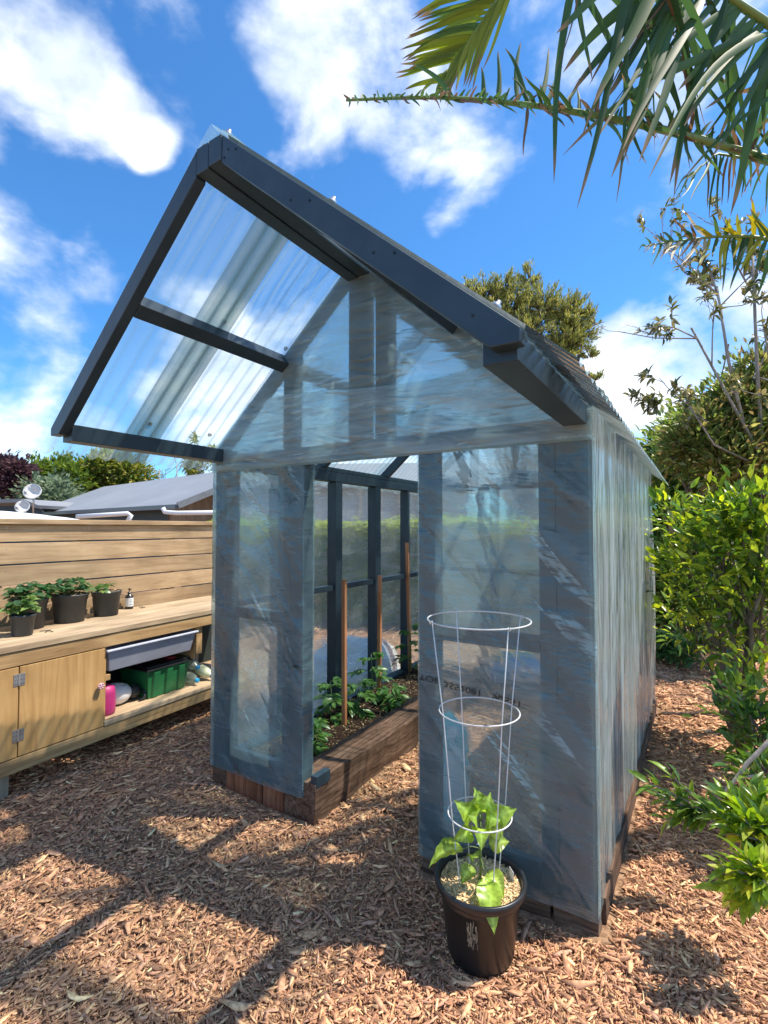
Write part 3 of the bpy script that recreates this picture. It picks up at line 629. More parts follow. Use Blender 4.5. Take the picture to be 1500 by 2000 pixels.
# ------------------------------------------------------------------ tomato seedlings and stakes
def seedling(x, y, h, seed, label):
    g = np.random.default_rng(seed); r = thing('tomato_seedling', label, 'seedling', (x, y, .15), group='tomato seedlings in the sleeper bed')
    m = MB(); m.tube([(0, 0, 0), (.01, .005, h * .5), (0, 0, h)], [.006, .005, .003], 7)
    parts = []
    for i in range(9):
        z0 = h * (.15 + .85 * i / 8); th = i * 2.4 + g.uniform(-.4, .4); ln = g.uniform(.10, .17) * (1 if i < 7 else .6)
        d = np.array([math.cos(th), math.sin(th), .45]); pts = [np.array([0, 0, z0]) + d * ln * t + np.array([0, 0, -.55 * ln * t * t * (1.4 - i * .08)]) for t in (0, .25, .5, .75, 1)]
        m.tube(pts, [.0028, .0025, .002, .0015, .001], 5)
        for j, t in enumerate((.3, .45, .6, .75, .88, 1.0)):
            p = pts[0] + (np.array(pts[-1]) - pts[0]) * t; idx = min(int(t * 4), 3); p = pts[idx] * (1 - (t * 4 - idx)) + pts[idx + 1] * (t * 4 - idx)
            for s in ((-1, 1) if t < 1 else (0,)):
                dd = np.array([math.cos(th + s * 1.0), math.sin(th + s * 1.0), -.15 + g.normal(0, .15)])
                L1 = g.uniform(.06, .09) * (1.15 - .35 * abs(t - .55)); parts.append((p, dd, L1))
    n = len(parts); P = np.array([q[0] for q in parts]); Dd = np.array([q[1] for q in parts]); Ls = np.array([q[2] for q in parts])
    leafobj('foliage', [leafset(P, Dd, np.tile([0, 0, 1.], (n, 1)) + g.normal(0, .3, (n, 3)), Ls, Ls * .5, pal(g, n, [(.06, .15, .035), (.09, .20, .05), (.12, .25, .06)]), T_FOLD3)], LEAF, r)
    m.build('stem', plastic('tomato_stem', (.12, .2, .07), .6), r, True)
seedling(.42, .43, .16, 1, 'smallest tomato seedling, low at the near end of the sleeper bed by the door')
seedling(.26, .86, .30, 2, 'bushy tomato seedling beside the nearest wooden stake')
seedling(.33, 1.12, .24, 3, 'tomato seedling in the middle of the bed between the two short stakes')
seedling(.20, 1.50, .36, 4, 'leafy tomato seedling growing around the second wooden stake')
seedling(.46, 1.42, .13, 6, 'tiny tomato seedling at the bed edge near the second stake')
seedling(.14, 2.28, .46, 5, 'tallest tomato seedling at the far tall stake')
for (x, y, zt_, lean, lb) in ((.40, .846, 1.22, (-.004, 0), 'nearest of the two short reddish garden stakes in the bed'), (.24, 1.569, 1.185, (.006, .0), 'second short reddish garden stake, against the middle stud'), (.112, 2.349, 1.45, (-.035, .0), 'tall reddish garden stake leaning slightly at the far end of the bed')):
    m = MB(); m.bar((x, y, .08), (x + lean[0], y + lean[1], zt_), .031, .028, (0, 1, 0)); tag(m.build('garden_stake', STAKEW, bevel=.002), lb, 'stake', 'wooden stakes in the sleeper bed')

# compost bag inside the right panel
bag = thing('compost_bag', 'teal and white plastic bag of cutting mix slumped behind the front right panel', 'bag', tuple((1.44, .46, .0)), R(-22))
def bagmesh(name, fn, mat, na=26, nb=40):
    A, B = np.meshgrid(np.linspace(0, 1, na), np.linspace(0, 1, nb), indexing='ij'); X, Y, Z = fn(A, B); I = (np.arange(na - 1)[:, None] * nb + np.arange(nb - 1)[None]).ravel()
    return link(name, fastmesh(name, np.stack([X, Y, Z], -1).reshape(-1, 3), np.stack([I, I + nb, I + nb + 1, I + 1], 1)), mat, bag, True)
def bagf(side):
    def fn(A, B):
        w = .135 * (1 - .18 * np.clip(B - .8, 0, 1) * 5 * .3) ; prof = np.sin(np.clip(B * .93 + .07, 0, 1) * np.pi) ** .5 * .07
        X = (A - .5) * 2 * w * (1 - .12 * np.abs(fbm(A * 0, B * 6, 1, 3))); th = np.sqrt(np.clip(1 - (2 * A - 1) ** 2, 0, 1))
        return X, side * prof * th + .03 * (B - .5) + .005 * fbm(A * 10, B * 14, 1, 4), .0 + .55 * B + .02 * np.sin(A * 5) * B
    return fn
TEAL = pmat('teal_bag', [(.35, (.04, .36, .40)), (.6, (.08, .48, .50)), (.75, (.25, .62, .52))], (6, 6, 9), 1, 4, .4, .3)
WBAG = plastic('white_bag', (.55, .6, .62), .4, var=.1)
bagmesh('bag_front', bagf(-1), TEAL); bagmesh('bag_back', bagf(1), WBAG)
m = MB(); A0 = [(0.02, -.082), (.137, -.02)]
bagmesh('bag_label', lambda A, B: (.03 + .10 * A, bagf(-1)(.61 + .37 * A, .15 + .6 * B)[1] - .004, .08 + .36 * B), WBAG, 10, 20)
bagmesh('bag_label', lambda A, B: (-.12 + .20 * A, bagf(-1)(.05 + .75 * A, .84 + .1 * B)[1] - .004, .455 + .06 * B), WBAG, 10, 6)
text('bag_lettering', 'Raising', .042, (-.045, -.082, .20), (R(90), R(-90), 0), WHITEP, bag)
text('bag_lettering', 'Cutting Mix', .042, (.0, -.084, .14), (R(90), R(-90), 0), WHITEP, bag)

# ------------------------------------------------------------------ pepper pot with cage
pc = at(938, 1800, 1.905); PX, PY = pc[0], pc[1]
pot = thing('pepper_pot', 'large black pot with a pepper plant mulched with sawdust, by the right front panel', 'potted plant', (PX, PY, -.01))
PH = .285
MB().lathe([(0, .004), (.108, .004), (.112, 0), (.118, .004), (.122, .02), (.125, .022), (.150, PH - .045), (.154, PH - .043), (.158, PH - .035), (.166, PH - .033), (.171, PH - .028), (.174, PH - .01), (.172, PH), (.164, PH + .002), (.158, PH - .003), (.154, PH - .02), (.15, PH - .06)], n=72).build('pot', BLACKP, pot, True)
SAW = pmat('sawdust', [(.3, (.55, .36, .18)), (.5, (.78, .58, .32)), (.7, (.88, .72, .48))], (110, 110, 110), 1, 8, .9, .8, spec=.1)
MB().lathe([(0, PH - .022), (.04, PH - .020), (.08, PH - .024), (.12, PH - .028), (.153, PH - .034)], n=48).build('sawdust', SAW, pot, True)
g = np.random.default_rng(4); n = 2600; rr = .15 * np.sqrt(g.uniform(0, 1, n)); th = g.uniform(0, 6.28, n)
o = chips('sawdust_flecks', np.column_stack([rr * np.cos(th), rr * np.sin(th), PH - .020 - .05 * rr + g.uniform(0, .004, n)]), g.uniform(.006, .016, n), g.uniform(.003, .006, n), np.full(n, .001), np.array([(.84, .62, .34), (.92, .74, .48), (.68, .46, .24), (.10, .06, .04)]), [.4, .3, .25, .05], CHIP, .4, 8); o.parent = pot; o['kind'] = 'stuff'
MB().bar((.098, .075, PH - .03), (.100, .072, PH + .015), .035, .0012, (1, 1, 0)).build('plant_tag', WHITEP, pot)
# scuffed price sticker
m = MB(); 
for i in range(70):
    a = R(-112) + YAW + random.uniform(-.13, .13); zz = random.uniform(.11, .2); r_ = .1262 + (zz - .022) * .0253 / .218 * 1.0 + .0012; h_ = random.uniform(.006, .024); w_ = random.uniform(.004, .012)
    v = [(r2 * math.cos(a + q * w_), r2 * math.sin(a + q * w_), zz + t) for q, t, r2 in ((-1, 0, r_), (1, 0, r_), (1, h_, r_ + .0028 * h_ / .024), (-1, h_, r_ + .0028 * h_ / .024))]
    m.add(v, [(0, 1, 2, 3)])
m.build('torn_sticker', pmat('old_paper', [(.3, (.12, .11, .08)), (.7, (.3, .28, .2))], (90, 90, 40), 1, 4, .8, .1), pot)
# pepper plant
GST = plastic('green_stem', (.13, .20, .06), .5)
m = MB(); m.tube([(0, .0, PH - .03), (.004, .004, PH + .06), (-.003, .002, PH + .13), (.004, 0, PH + .2)], [.0055, .005, .0045, .003], 8)
PL = []
def pleaf(b, e, wdt, drop=.02, up=(0, 0, 1), col=(.30, .46, .06)):
    wdt = wdt * 1.45; e = (e[0] * 1.1, e[1], e[2] + .03 * (e[2] > PH + .1))
    """petiole from b, blade ends at e; offsets relative to the pot centre in camera right/forward/up"""
    def cv(q): return _R * q[0] + _F * q[1] + np.array([0, 0, q[2]])
    b = cv(b); e = cv(e); pm = b + (e - b) * .32 + np.array([0, 0, .012]); m.tube([b, (b + pm) / 2 + np.array([0, 0, .008]), pm], [.0022, .002, .0018], 5)
    d = e - pm; Ln = np.linalg.norm(d); d /= Ln; upv = cv(up); s = np.cross(upv, d); s /= np.linalg.norm(s); u_ = np.cross(d, s)
    nu, nv = 18, 7; vs_ = []
    for i in range(nu):
        t = i / (nu - 1); w_ = wdt * (math.sin(math.pi * t ** .62) ** 1.05) if 0 < t < 1 else .0006
        for j in range(nv):
            q = (j / (nv - 1) - .5) * 2
            z_ = .25 * w_ * abs(q) ** 1.3 + .0028 * math.sin(t * 26 + abs(q) * 3) * abs(q) - drop * t * t + .02 * math.sin(math.pi * t)
            vs_.append(pm + d * Ln * t + s * w_ * q * (1 + .03 * math.sin(t * 40)) + u_ * z_)
    f = [(i * nv + j, (i + 1) * nv + j, (i + 1) * nv + j + 1, i * nv + j + 1) for i in range(nu - 1) for j in range(nv - 1)]
    c = np.tile(np.array(col) * random.uniform(.85, 1.15), (nu * nv, 1))
    for i in range(nu): c[i * nv + 3] = np.minimum(np.array(col) * 1.55 + .05, 1)
    for i in range(1, nu - 1, 2): c[i * nv + 2] = c[i * nv + 4] = np.array(col) * 1.3; c[i * nv + 1] = c[i * nv + 5] = np.array(col) * .8
    PL.append((np.array(vs_), np.array(f), c))
z0 = PH
pleaf((0, 0, z0 + .10), (-.185, -.03, z0 + .075), .036, .03)
pleaf((0, 0, z0 + .16), (-.09, -.04, z0 + .27), .026, .01, (.3, -1, .4)); pleaf((0, 0, z0 + .17), (-.095, -.05, z0 + .13), .022, .03, (0, -1, .5))
pleaf((0, 0, z0 + .19), (-.055, -.07, z0 + .235), .024, .0, (.2, -1, .5)); pleaf((0, 0, z0 + .19), (.035, -.02, z0 + .285), .030, .01, (0, -1, .4))
pleaf((0, 0, z0 + .17), (.115, -.05, z0 + .245), .030, .01, (-.3, -1, .6)); pleaf((0, 0, z0 + .18), (-.01, -.10, z0 + .15), .026, .03, (0, -.6, 1))
pleaf((0, 0, z0 + .15), (.10, .02, z0 + .12), .018, .03, (-.2, -1, .5), (.26, .38, .06)); pleaf((0, 0, z0 + .18), (.02, .06, z0 + .24), .03, .01, (0, -.8, .8))
pleaf((0, 0, z0 + .09), (.10, -.01, z0 + .105), .024, .03, (0, -1, .8), (.24, .34, .06))
pleaf((.002, -.005, z0 + .07), (.014, -.185, z0 - .075), .030, .012, (0, -.9, .5), (.36, .54, .07)); pleaf((.002, 0, z0 + .04), (.065, -.10, z0 - .012), .024, .02, (0, -.5, 1), (.30, .44, .07))
pleaf((0, 0, z0 + .04), (-.075, -.045, z0 - .0), .02, .02, (0, -.5, 1), (.28, .42, .07)); pleaf((0, 0, z0 + .05), (-.02, .05, z0 + .02), .018, .01); pleaf((0, 0, z0 + .2), (-.02, .0, z0 + .30), .024, .0, (.4, -1, .3)); pleaf((0, 0, z0 + .2), (.06, -.06, z0 + .21), .024, .02, (.2, -1, .5)); pleaf((0, 0, z0 + .19), (-.07, .02, z0 + .22), .026, .02, (0, -1, .7))
leafobj('foliage', PL, LEAFG, pot); m.build('stem', GST, pot, True)
m = MB(); fc = _R * -.004 + _F * -.02 + np.array([0, 0, z0 + .125])
for k in range(5):
    a = k * 1.256; m.add([fc, fc + np.array([.009 * math.cos(a - .4), .009 * math.sin(a - .4), .003]), fc + np.array([.014 * math.cos(a), .014 * math.sin(a), .001]), fc + np.array([.009 * math.cos(a + .4), .009 * math.sin(a + .4), .003])], [(0, 1, 2, 3)])
m.build('flower', WHITEP, pot)
cage = thing('tomato_cage', 'tall tapered wire plant cage standing in the black pot', 'plant cage', (PX, PY, 0))
RR = ((1.245, .197), (.895, .153), (.505, .120))
m = MB()
for zc, rc in RR: MB().ring((0, 0, zc), rc, .0028).build('hoop', WIRE, cage, True)
for a in (YAW + R(20), YAW + R(108), YAW + R(196), YAW + R(-68)):
    c, s = math.cos(a), math.sin(a)
    pts = [(c * (r_ - .004), s * (r_ - .004), z_) for z_, r_ in ((1.25, .197), (.895, .153), (.505, .118), (.24, .085), (.17, .08))]
    mm = MB().tube(pts, .0023, 8); 
    mm.tube([(c * .197 - .0, s * .197, 1.243), (c * .203, s * .203, 1.25), (c * .2, s * .2, 1.238)], .003, 6); mm.build('wire_leg', WIRE, cage, True)

# ------------------------------------------------------------------ bench, fence and what stands on them
BR = math.atan(.0646); BO = (-.895, 0, 0)
bench = thing('potting_bench', 'long pine potting bench with cupboard doors and an open shelf against the fence', 'bench', BO, BR)
def bbox(name, *a, mat=PINE, par=None, bevel=.003): return MB().box(*a).build(name, mat, par or bench, bevel=bevel)
for i in range(5):
    x1 = 0.008 - i * .144; bbox('top_board', x1 - .138, x1, -2.3, 1.35, .862, .9, mat=PINETOP)
bbox('front_rail', -.045, 0, -2.3, 1.33, .772, .858); bbox('lower_rail', -.045, 0, -2.3, 1.33, .142, .226)
bbox('shelf_board', -.60, .008, -.207, 1.33, .230, .262, mat=PINETOP)
for y0 in (-2.2, -.86, .95): 
    bbox('leg', -.10, -.05, y0, y0 + .1, -.06, .14, mat=POSTW); bbox('leg', -.60, -.51, y0, y0 + .1, -.06, .86, mat=POSTW)
bbox('side_panel', -.60, -.02, -.205, -.187, .265, .768, mat=PLY); bbox('side_panel', -.6, -.02, -.757, -.742, .23, .768, mat=PLY)
bbox('back_panel', -.625, -.606, -.18, 1.3, .265, .85, mat=plastic('near_black_back', (.02, .03, .025), .8))  # near-black sheet across the back of the open shelf
for y0 in (-1.28, -.738):
    d = bbox('cabinet_door', -.018, 0, y0 if y0 > -1 else -1.28, -.21 if y0 > -1 else -.744, .232, .766, mat=PLY)
    if y0 > -1:
        for zc in (.36, .69):
            m = MB(); m.box(.0005, .003, -.772, -.744, zc - .035, zc + .035); m.box(.0005, .003, -.738, -.71, zc - .035, zc + .035); m.tube([(.004, -.741, zc - .036), (.004, -.741, zc + .036)], .005, 8)
            m.build('hinge', STEEL, d); m = MB()
            for yy in (-.765, -.751, -.731, -.717):
                for dz in (-.024, 0, .024): m.lathe([(0, .0016), (.0028, .001), (.0032, 0)], (.003, yy, zc + dz), 8, axis=(1, 0, 0))
            m.build('screw_heads', plastic('dark_screws', (.08, .08, .08), .4), d)
        PINK = plastic('pink_ceramic', (.62, .38, .42), .25)
        m = MB(); m.lathe([(0.004, 0), (.006, .012), (.018, .016), (.022, .024), (.016, .033), (0, .036)], (0, -.25, .52), 24, axis=(1, 0, 0))
        for k in range(6): m.lathe([(0, .0), (.006, .004), (.006, .01), (0, .014)], (.026, -.25 + .016 * math.cos(k * 1.05), .52 + .016 * math.sin(k * 1.05)), 10, axis=(1, 0, 0))
        m.build('knob', PINK, d, True)
bbox('tray_runner', -.58, -.03, .605, .665, .54, .765, mat=PINEX); bbox('tray_runner', -.56, -.04, -.186, -.14, .525, .565, mat=PINEX)
bbox('tray_runner', -.56, -.04, .60, .604, .50, .575, mat=PINEX)
fence = thing('slat_fence', 'pale horizontal timber slat fence with a cap, behind the bench', 'fence', BO, BR)
FX = -.72
edges = [1.635, 1.497, 1.336, 1.181, 1.026, .871, .72, .57, .43, .28, .14, .02]
for i in range(11): MB().box(FX - .019, FX, -3.2, 1.46, edges[i + 1] + .005, edges[i] - .007).build('board', FENCEW, fence, bevel=.002)
for i in range(6):
    for y0 in (-.56, -.50, .06, .10, .90, .94):
        MB().lathe([(0, .0012), (.004, .001), (.0045, 0)], (FX, y0, (edges[i] + edges[i + 1]) / 2 + (.035 if (y0 * 100) % 2 < 1 else -.035)), 8, axis=(1, 0, 0)).build('nail_head', STEEL, fence)
MB().box(FX - .12, FX + .03, -3.2, 1.47, 1.629, 1.668).build('cap_rail', FENCEW, fence, bevel=.003)
for y0 in (-2.4, -1.5, -.6, .02, .86, 1.37): MB().box(FX - .115, FX - .021, y0, y0 + .09, -.05, 1.630).build('post', POSTW, fence, bevel=.003)

BM = Matrix.Translation(Vector(BO)) @ Matrix.Rotation(BR, 4, 'Z')
def bl(x, y, z): return tuple(BM @ Vector((x, y, z)))
LG = [(.05, .13, .04), (.08, .18, .05), (.14, .25, .07), (.20, .30, .09)]
def planter(x, y, r, h, seed, label, kind='dense'):
    g = np.random.default_rng(seed); t = thing('potted_strawberry', label, 'potted plant', bl(x, y, .902), group='potted plants on the bench top')
    MB().lathe([(0, .004), (r * .74, .004), (r * .76, 0), (r * .80, .004), (r * .93, h * .8), (r * .97, h * .81), (r, h - .012), (r * 1.03, h - .01), (r * 1.03, h), (r * .97, h), (r * .93, h * .85)], n=48).build('pot', GREYP, t, True)
    MB().lathe([(0, h * .90), (r * .94, h * .88)], n=32).build('soil', SOIL, t, True)
    m = MB(); prt = []; nl = {'dense': 44, 'small': 26, 'sparse': 11}[kind]
    for i in range(nl):
        th = g.uniform(0, 6.28); rad = r * g.uniform(.2, 1.15); top = h + g.uniform(.02, .11) * (1.2 - .5 * rad / r) * (1 if kind != 'sparse' else .6)
        if kind == 'sparse' and i == 0: th, rad, top = R(215), r * 1.3, h - .015
        if kind == 'sparse' and i == 1: th, rad, top = R(240), r * 1.35, h - .06
        p = np.array([rad * math.cos(th), rad * math.sin(th), top]); b = np.array([rad * .2 * math.cos(th), rad * .2 * math.sin(th), h * .88])
        m.tube([b, (b + p) / 2 + np.array([0, 0, .02]), p], .0014, 5)
        for k in (-1, 0, 1): prt.append((p, [math.cos(th + k * 1.5), math.sin(th + k * 1.5), g.uniform(-.35, .25)], g.uniform(.042, .066)))
    n = len(prt); Ls = np.array([q[2] for q in prt])
    c = pal(g, n, LG if kind != 'dense' else [(.03, .10, .04), (.05, .14, .05), (.08, .18, .06)])
    if kind == 'sparse': c[3:6] = (.5, .55, .35)
    leafobj('foliage', [leafset(np.array([q[0] for q in prt]), np.array([q[1] for q in prt], float), np.tile([0, 0, 1.], (n, 1)) + g.normal(0, .35, (n, 3)), Ls, Ls * .85, c, T_FOLD3)], LEAF, t)
    m.build('stems', GST, t, True)
    if kind != 'small':
        k = 60; ang = g.uniform(0, 6.28, k); rr = r * .9 * np.sqrt(g.uniform(0, 1, k))
        o = chips('straw', np.column_stack([rr * np.cos(ang), rr * np.sin(ang), np.full(k, h * .92) + g.uniform(0, .02, k)]), g.uniform(.02, .06, k), g.uniform(.003, .01, k), np.full(k, .001), np.array([(.5, .33, .18), (.62, .45, .27), (.4, .25, .14)]), [.4, .3, .3], CHIP, .4, seed); o.parent = t; o['kind'] = 'stuff'
planter(-.27, -.60, .072, .135, 1, 'smallest plant pot with pale green leaves, standing in front of the row on the bench', 'small')
planter(-.50, -.84, .11, .20, 2, 'dark pot with straw at the photo edge, leftmost on the bench', 'sparse')
planter(-.49, -.455, .115, .205, 3, 'bushy strawberry pot just behind the smallest pot')
planter(-.495, -.175, .122, .205, 4, 'dark leafy strawberry pot in the middle of the row on the bench')
planter(-.52, .125, .108, .195, 5, 'nearly bare pot with straw and one drooping pale leaf, beside the pump bottle', 'sparse')
b = thing('pump_bottle', 'small dark pump bottle with a white label on the bench', 'bottle', bl(-.65, .415, .902), BR + R(10))
AMB = plastic('dark_bottle', (.02, .018, .016), .2)
MB().lathe([(0, 0), (.03, 0), (.033, .004), (.033, .10), (.028, .115), (.013, .122), (.012, .135), (0, .135)], n=32).build('bottle', AMB, b, True)
m = MB(); m.lathe([(.0335, .022), (.0335, .095)], n=32); m.build('label', WHITEP, b, True)
m = MB()
for zz, w_ in ((.078, .02), (.066, .026), (.058, .022), (.04, .03), (.034, .026)):
    aa = np.linspace(-w_ / .0338, w_ / .0338, 8) * .5 - R(15); v = [(.0341 * math.cos(a), .0341 * math.sin(a), zz + q) for q in (0, .0035) for a in aa]; m.add(v, [(i, i + 1, i + 9, i + 8) for i in range(7)])
m.build('label_print', plastic('label_ink', (.25, .42, .42), .6), b)
MB().lathe([(.0145, .128), (.0145, .142), (.006, .144), (.005, .165), (.012, .166), (.012, .174), (0, .176)], n=20).tube([(0, 0, .171), (.018, -.006, .172), (.034, -.012, .166)], [.005, .0045, .003], 8).build('pump', AMB, b, True)
m = MB(); m.tube([(-.03, -.005, 0), (0, .0, .003), (.03, .012, 0)], .003, 6).tube([(-.015, .02, 0), (.02, -.012, .001), (.04, -.018, 0)], .0025, 6)
o = m.build('garden_twine', plastic('twine', (.08, .06, .045), .9)); o.location = bl(-.60, .50, .906); tag(o, 'scrap of dark twine lying beside the pump bottle', 'twine')
m = MB(); m.tube([(-.04, -.03, 0), (0, 0, .004), (.05, .01, 0)], .003, 6).tube([(-.03, .03, 0), (.01, -.01, .002), (.03, -.03, 0)], .0025, 6)
o = m.build('garden_twine', plastic('twine_dark', (.05, .045, .04), .9)); o.location = bl(-.24, -.46, .906); tag(o, 'scrap of dark twine lying by the smallest pot', 'twine')

# storage under the bench
def crate(name, label, cat, x, y, z, w, l, h, mat, rimmat, ribs=0, taper=.03, lid=False, rot=0):
    t = thing(name, label, cat, bl(x, y, z), BR + rot)
    def rect(sx, sy, z_): return [(-sx, -sy, z_), (sx, -sy, z_), (sx, sy, z_), (-sx, sy, z_)]
    a, b_ = w / 2 - taper, l / 2 - taper; v = rect(a, b_, 0) + rect(w / 2, l / 2, h) + rect(w / 2 - .006, l / 2 - .006, h) + rect(a - .006, b_ - .006, .006)
    f = [(0, 3, 2, 1)] + [(i, (i + 1) % 4, 4 + (i + 1) % 4, 4 + i) for i in range(4)] + [(4 + i, 4 + (i + 1) % 4, 8 + (i + 1) % 4, 8 + i) for i in range(4)] + [(8 + i, 8 + (i + 1) % 4, 12 + (i + 1) % 4, 12 + i) for i in range(4)] + [(12, 13, 14, 15)]
    m = MB().add(v, f)
    for k in range(ribs):
        yy = -l / 2 + l * (k + .7) / (ribs + .4); m.add([(a + .000, yy - .03, .003), (a + .012, yy - .022, .003), (a + .012, yy + .022, .003), (a, yy + .03, .003), (w / 2, yy - .034, h - .02), (w / 2 + .012, yy - .026, h - .02), (w / 2 + .012, yy + .026, h - .02), (w / 2, yy + .034, h - .02)], [(0, 1, 5, 4), (1, 2, 6, 5), (2, 3, 7, 6), (4, 5, 6, 7), (0, 3, 2, 1)])
    m.build('body', mat, t, bevel=.004)
    m = MB(); 
    for x0, x1, y0, y1 in ((w / 2 - .004, w / 2 + .018, -l / 2 - .016, l / 2 + .016), (-w / 2 - .018, -w / 2 + .004, -l / 2 - .016, l / 2 + .016), (-w / 2 + .004, w / 2 - .004, l / 2 - .004, l / 2 + .016), (-w / 2 + .004, w / 2 - .004, -l / 2 - .016, -l / 2 + .004)): m.box(x0, x1, y0, y1, h - .004, h + .010)
    if lid: m.box(-w / 2, w / 2, -l / 2, l / 2, h + .011, h + .028)
    m.build('lid' if lid else 'rim', rimmat, t, bevel=.003); return t
LIL = film('clear_tub_plastic', 'level', haze=.8, tint=(.75, .8, .95), gloss=.4, wr=.05, stripes=.1, hcol=(.76, .80, .90)); LIL.name = 'clear_tub_plastic'
crate('storage_tub', 'long translucent lilac storage tub hanging under the bench top', 'storage tub', -.205, .205, .585, .38, .76, .15, LIL, plastic('tub_rim', (.60, .64, .74), .3), taper=.03)
crate('green_crate', 'dark green plastic crate with a black lid on the lower shelf', 'crate', -.28, .40, .264, .36, .40, .225, plastic('green_plastic', (.015, .15, .05), .4, var=.2), BLACKP, ribs=3, lid=True)
MG = plastic('magenta_plastic', (.42, .03, .16), .45)
o = MB().lathe([(0, 0), (.062, 0), (.068, .006), (.07, .05), (.068, .15), (.06, .19), (.03, .205), (0, .207)], n=40).build('magenta_bucket', MG, None, True); o.location = bl(-.14, -.115, .264); tag(o, 'magenta plastic tub at the end of the lower shelf beside the door', 'tub')
sp = thing('spray_bottle', 'white round pressure sprayer lying on its side with a black nozzle', 'sprayer', bl(-.24, .035, .345), BR)
MB().lathe([(0, -.12), (.05, -.118), (.075, -.09), (.082, -.03), (.08, .03), (.062, .075), (.036, .10), (.03, .11)], n=40, axis=(.25, 1, -.08)).build('tank', WHITEP, sp, True)
m = MB().lathe([(.03, .1), (.046, .102), (.05, .115), (.05, .15), (.04, .165), (.02, .17), (0, .17)], n=24, axis=(.25, 1, -.08)); m.tube([(.04, .16, -.015), (.08, .19, -.02), (.10, .17, -.06), (.09, .13, -.078)], [.016, .016, .012, .01], 8)
for k in range(14):
    a = k * .4488; ax = Vector((.25, 1, -.08)).normalized(); p = ax.orthogonal().normalized(); q = ax.cross(p); e = p * math.cos(a) + q * math.sin(a)
    m.tube([tuple(ax * .106 + e * .05), tuple(ax * .15 + e * .05)], .003, 5)
m.build('nozzle', BLACKP, sp, True)
m = MB()
for dx, dz in ((0, .0), (.02, .02), (.035, .005)): m.tube([(.05 + dx * .3, -.02 + dx, .062 + dz * .2), (.045 + dx * .3, .005 + dx, .064 + dz * .2)], .0016, 5)
m.build('markings', BLACKP, sp)
def milk(x, y, z, ax, cap, label, col):
    t = thing('plastic_bottle', label, 'bottle', bl(x, y, z), BR, 'empty plastic bottles on the lower shelf')
    MB().lathe([(0, -.10), (.035, -.10), (.045, -.09), (.046, .02), (.04, .05), (.018, .085), (.014, .095)], n=28, axis=ax).build('bottle', col, t, True)
    MB().lathe([(0.019, .088), (.019, .106), (.017, .108), (0, .108)], n=20, axis=ax).build('cap', plastic('cap_' + label[:4], cap, .35), t, True)
CLP = film('clear_bottle', 'level', haze=.4, tint=(.8, .88, .85), gloss=.5, wr=.1, hcol=(.62, .72, .62)); CLP2 = plastic('milky_bottle', (.55, .62, .42), .35)
milk(-.22, .70, .42, (.9, .1, -.25), (.02, .30, .60), 'clear bottle with a pale blue cap lying on top of the other bottles', CLP)
milk(-.17, .655, .315, (.95, .0, -.1), (.02, .33, .62), 'bottle with a pale blue cap lying low beside the green crate', CLP)
milk(-.16, .80, .335, (.95, .15, -.35), (.01, .03, .32), 'milky yellow bottle with a dark blue cap at the right end of the shelf', CLP2)
m = MB().box(-.05, .05, -.03, .03, 0, .012); o = m.build('red_lid', plastic('red_plastic', (.45, .03, .04), .4), bevel=.004); o.location = bl(-.20, .47, .522); tag(o, 'small red plastic lid on top of the green crate', 'lid')

# ------------------------------------------------------------------ neighbours behind the fence
H = 1.6
def zat(y, D): return H + (1031 - y) / FPX * D
hs = thing('grey_roof_house', 'low house with a large plain grey metal roof behind the fence', 'house')
A_ = at(345, 984, 12.5); A_[2] = 2.2; B_ = at(58, 1002, 19.5); B_[2] = 2.2; C_ = at(203, 950, 23.5); C_[2] = 3.55; D_ = at(540, 905, 15.2); D_[2] = 3.55
GREYR = pmat('grey_roof', [(.3, (.21, .22, .23)), (.7, (.27, .28, .29))], (.5, .5, .5), 1, 4, .5, .05)
E1 = (A_ - B_) / np.linalg.norm(A_ - B_)
m = MB(); up_ = np.array([0, 0, .05]); m.add([A_, B_, C_, D_, A_ - up_, B_ - up_, C_ - up_, D_ - up_], [(0, 3, 2, 1), (4, 5, 6, 7), (0, 1, 5, 4), (0, 4, 7, 3), (1, 2, 6, 5)])
back = C_ - B_; 
bk = D_ + (D_ - A_) * .9; bk[2] = 2.2; bk2 = C_ + (C_ - B_) * .9; bk2[2] = 2.2; m.add([D_, bk, bk2, C_], [(0, 1, 2, 3)]); m.build('roof', GREYR, hs)
gt = MB(); gt.bar(A_ + (0, 0, -.07) + E1 * .02, B_ + (0, 0, -.07), .12, .10); gt.build('gutter', plastic('gutter_grey', (.13, .14, .145), .4), hs)
gt = MB(); q = D_ - A_; gt.bar(A_ + np.array([0, 0, -.035]) - E1 * -.06, D_ + np.array([0, 0, -.035]) + E1 * .06, .05, .16); gt.build('barge', plastic('barge_grey', (.16, .17, .175), .4), hs)
inn = np.array([back[0], back[1], 0]); inn /= np.linalg.norm(inn)
a = A_ + inn * .5 - E1 * .9; b_ = B_ + inn * .5 + E1 * .4
DW = pmat('dark_weatherboard', [(.3, (.022, .035, .042)), (.7, (.04, .055, .062))], (3, 3, 25), 1, 4, .6, .2)
m = MB(); m.add([(a[0], a[1], 0), (b_[0], b_[1], 0), (b_[0], b_[1], 2.15), (a[0], a[1], 2.15)] + [tuple(np.array(p) + inn * .12) for p in ((a[0], a[1], 0), (b_[0], b_[1], 0), (b_[0], b_[1], 2.15), (a[0], a[1], 2.15))], [(0, 1, 2, 3), (7, 6, 5, 4), (0, 3, 7, 4), (1, 5, 6, 2)]); m.build('wall', DW, hs)
TAN = pmat('tan_boards', [(.3, (.24, .17, .11)), (.7, (.38, .29, .20))], (12, 12, 2), 1, 5, .7, .3)
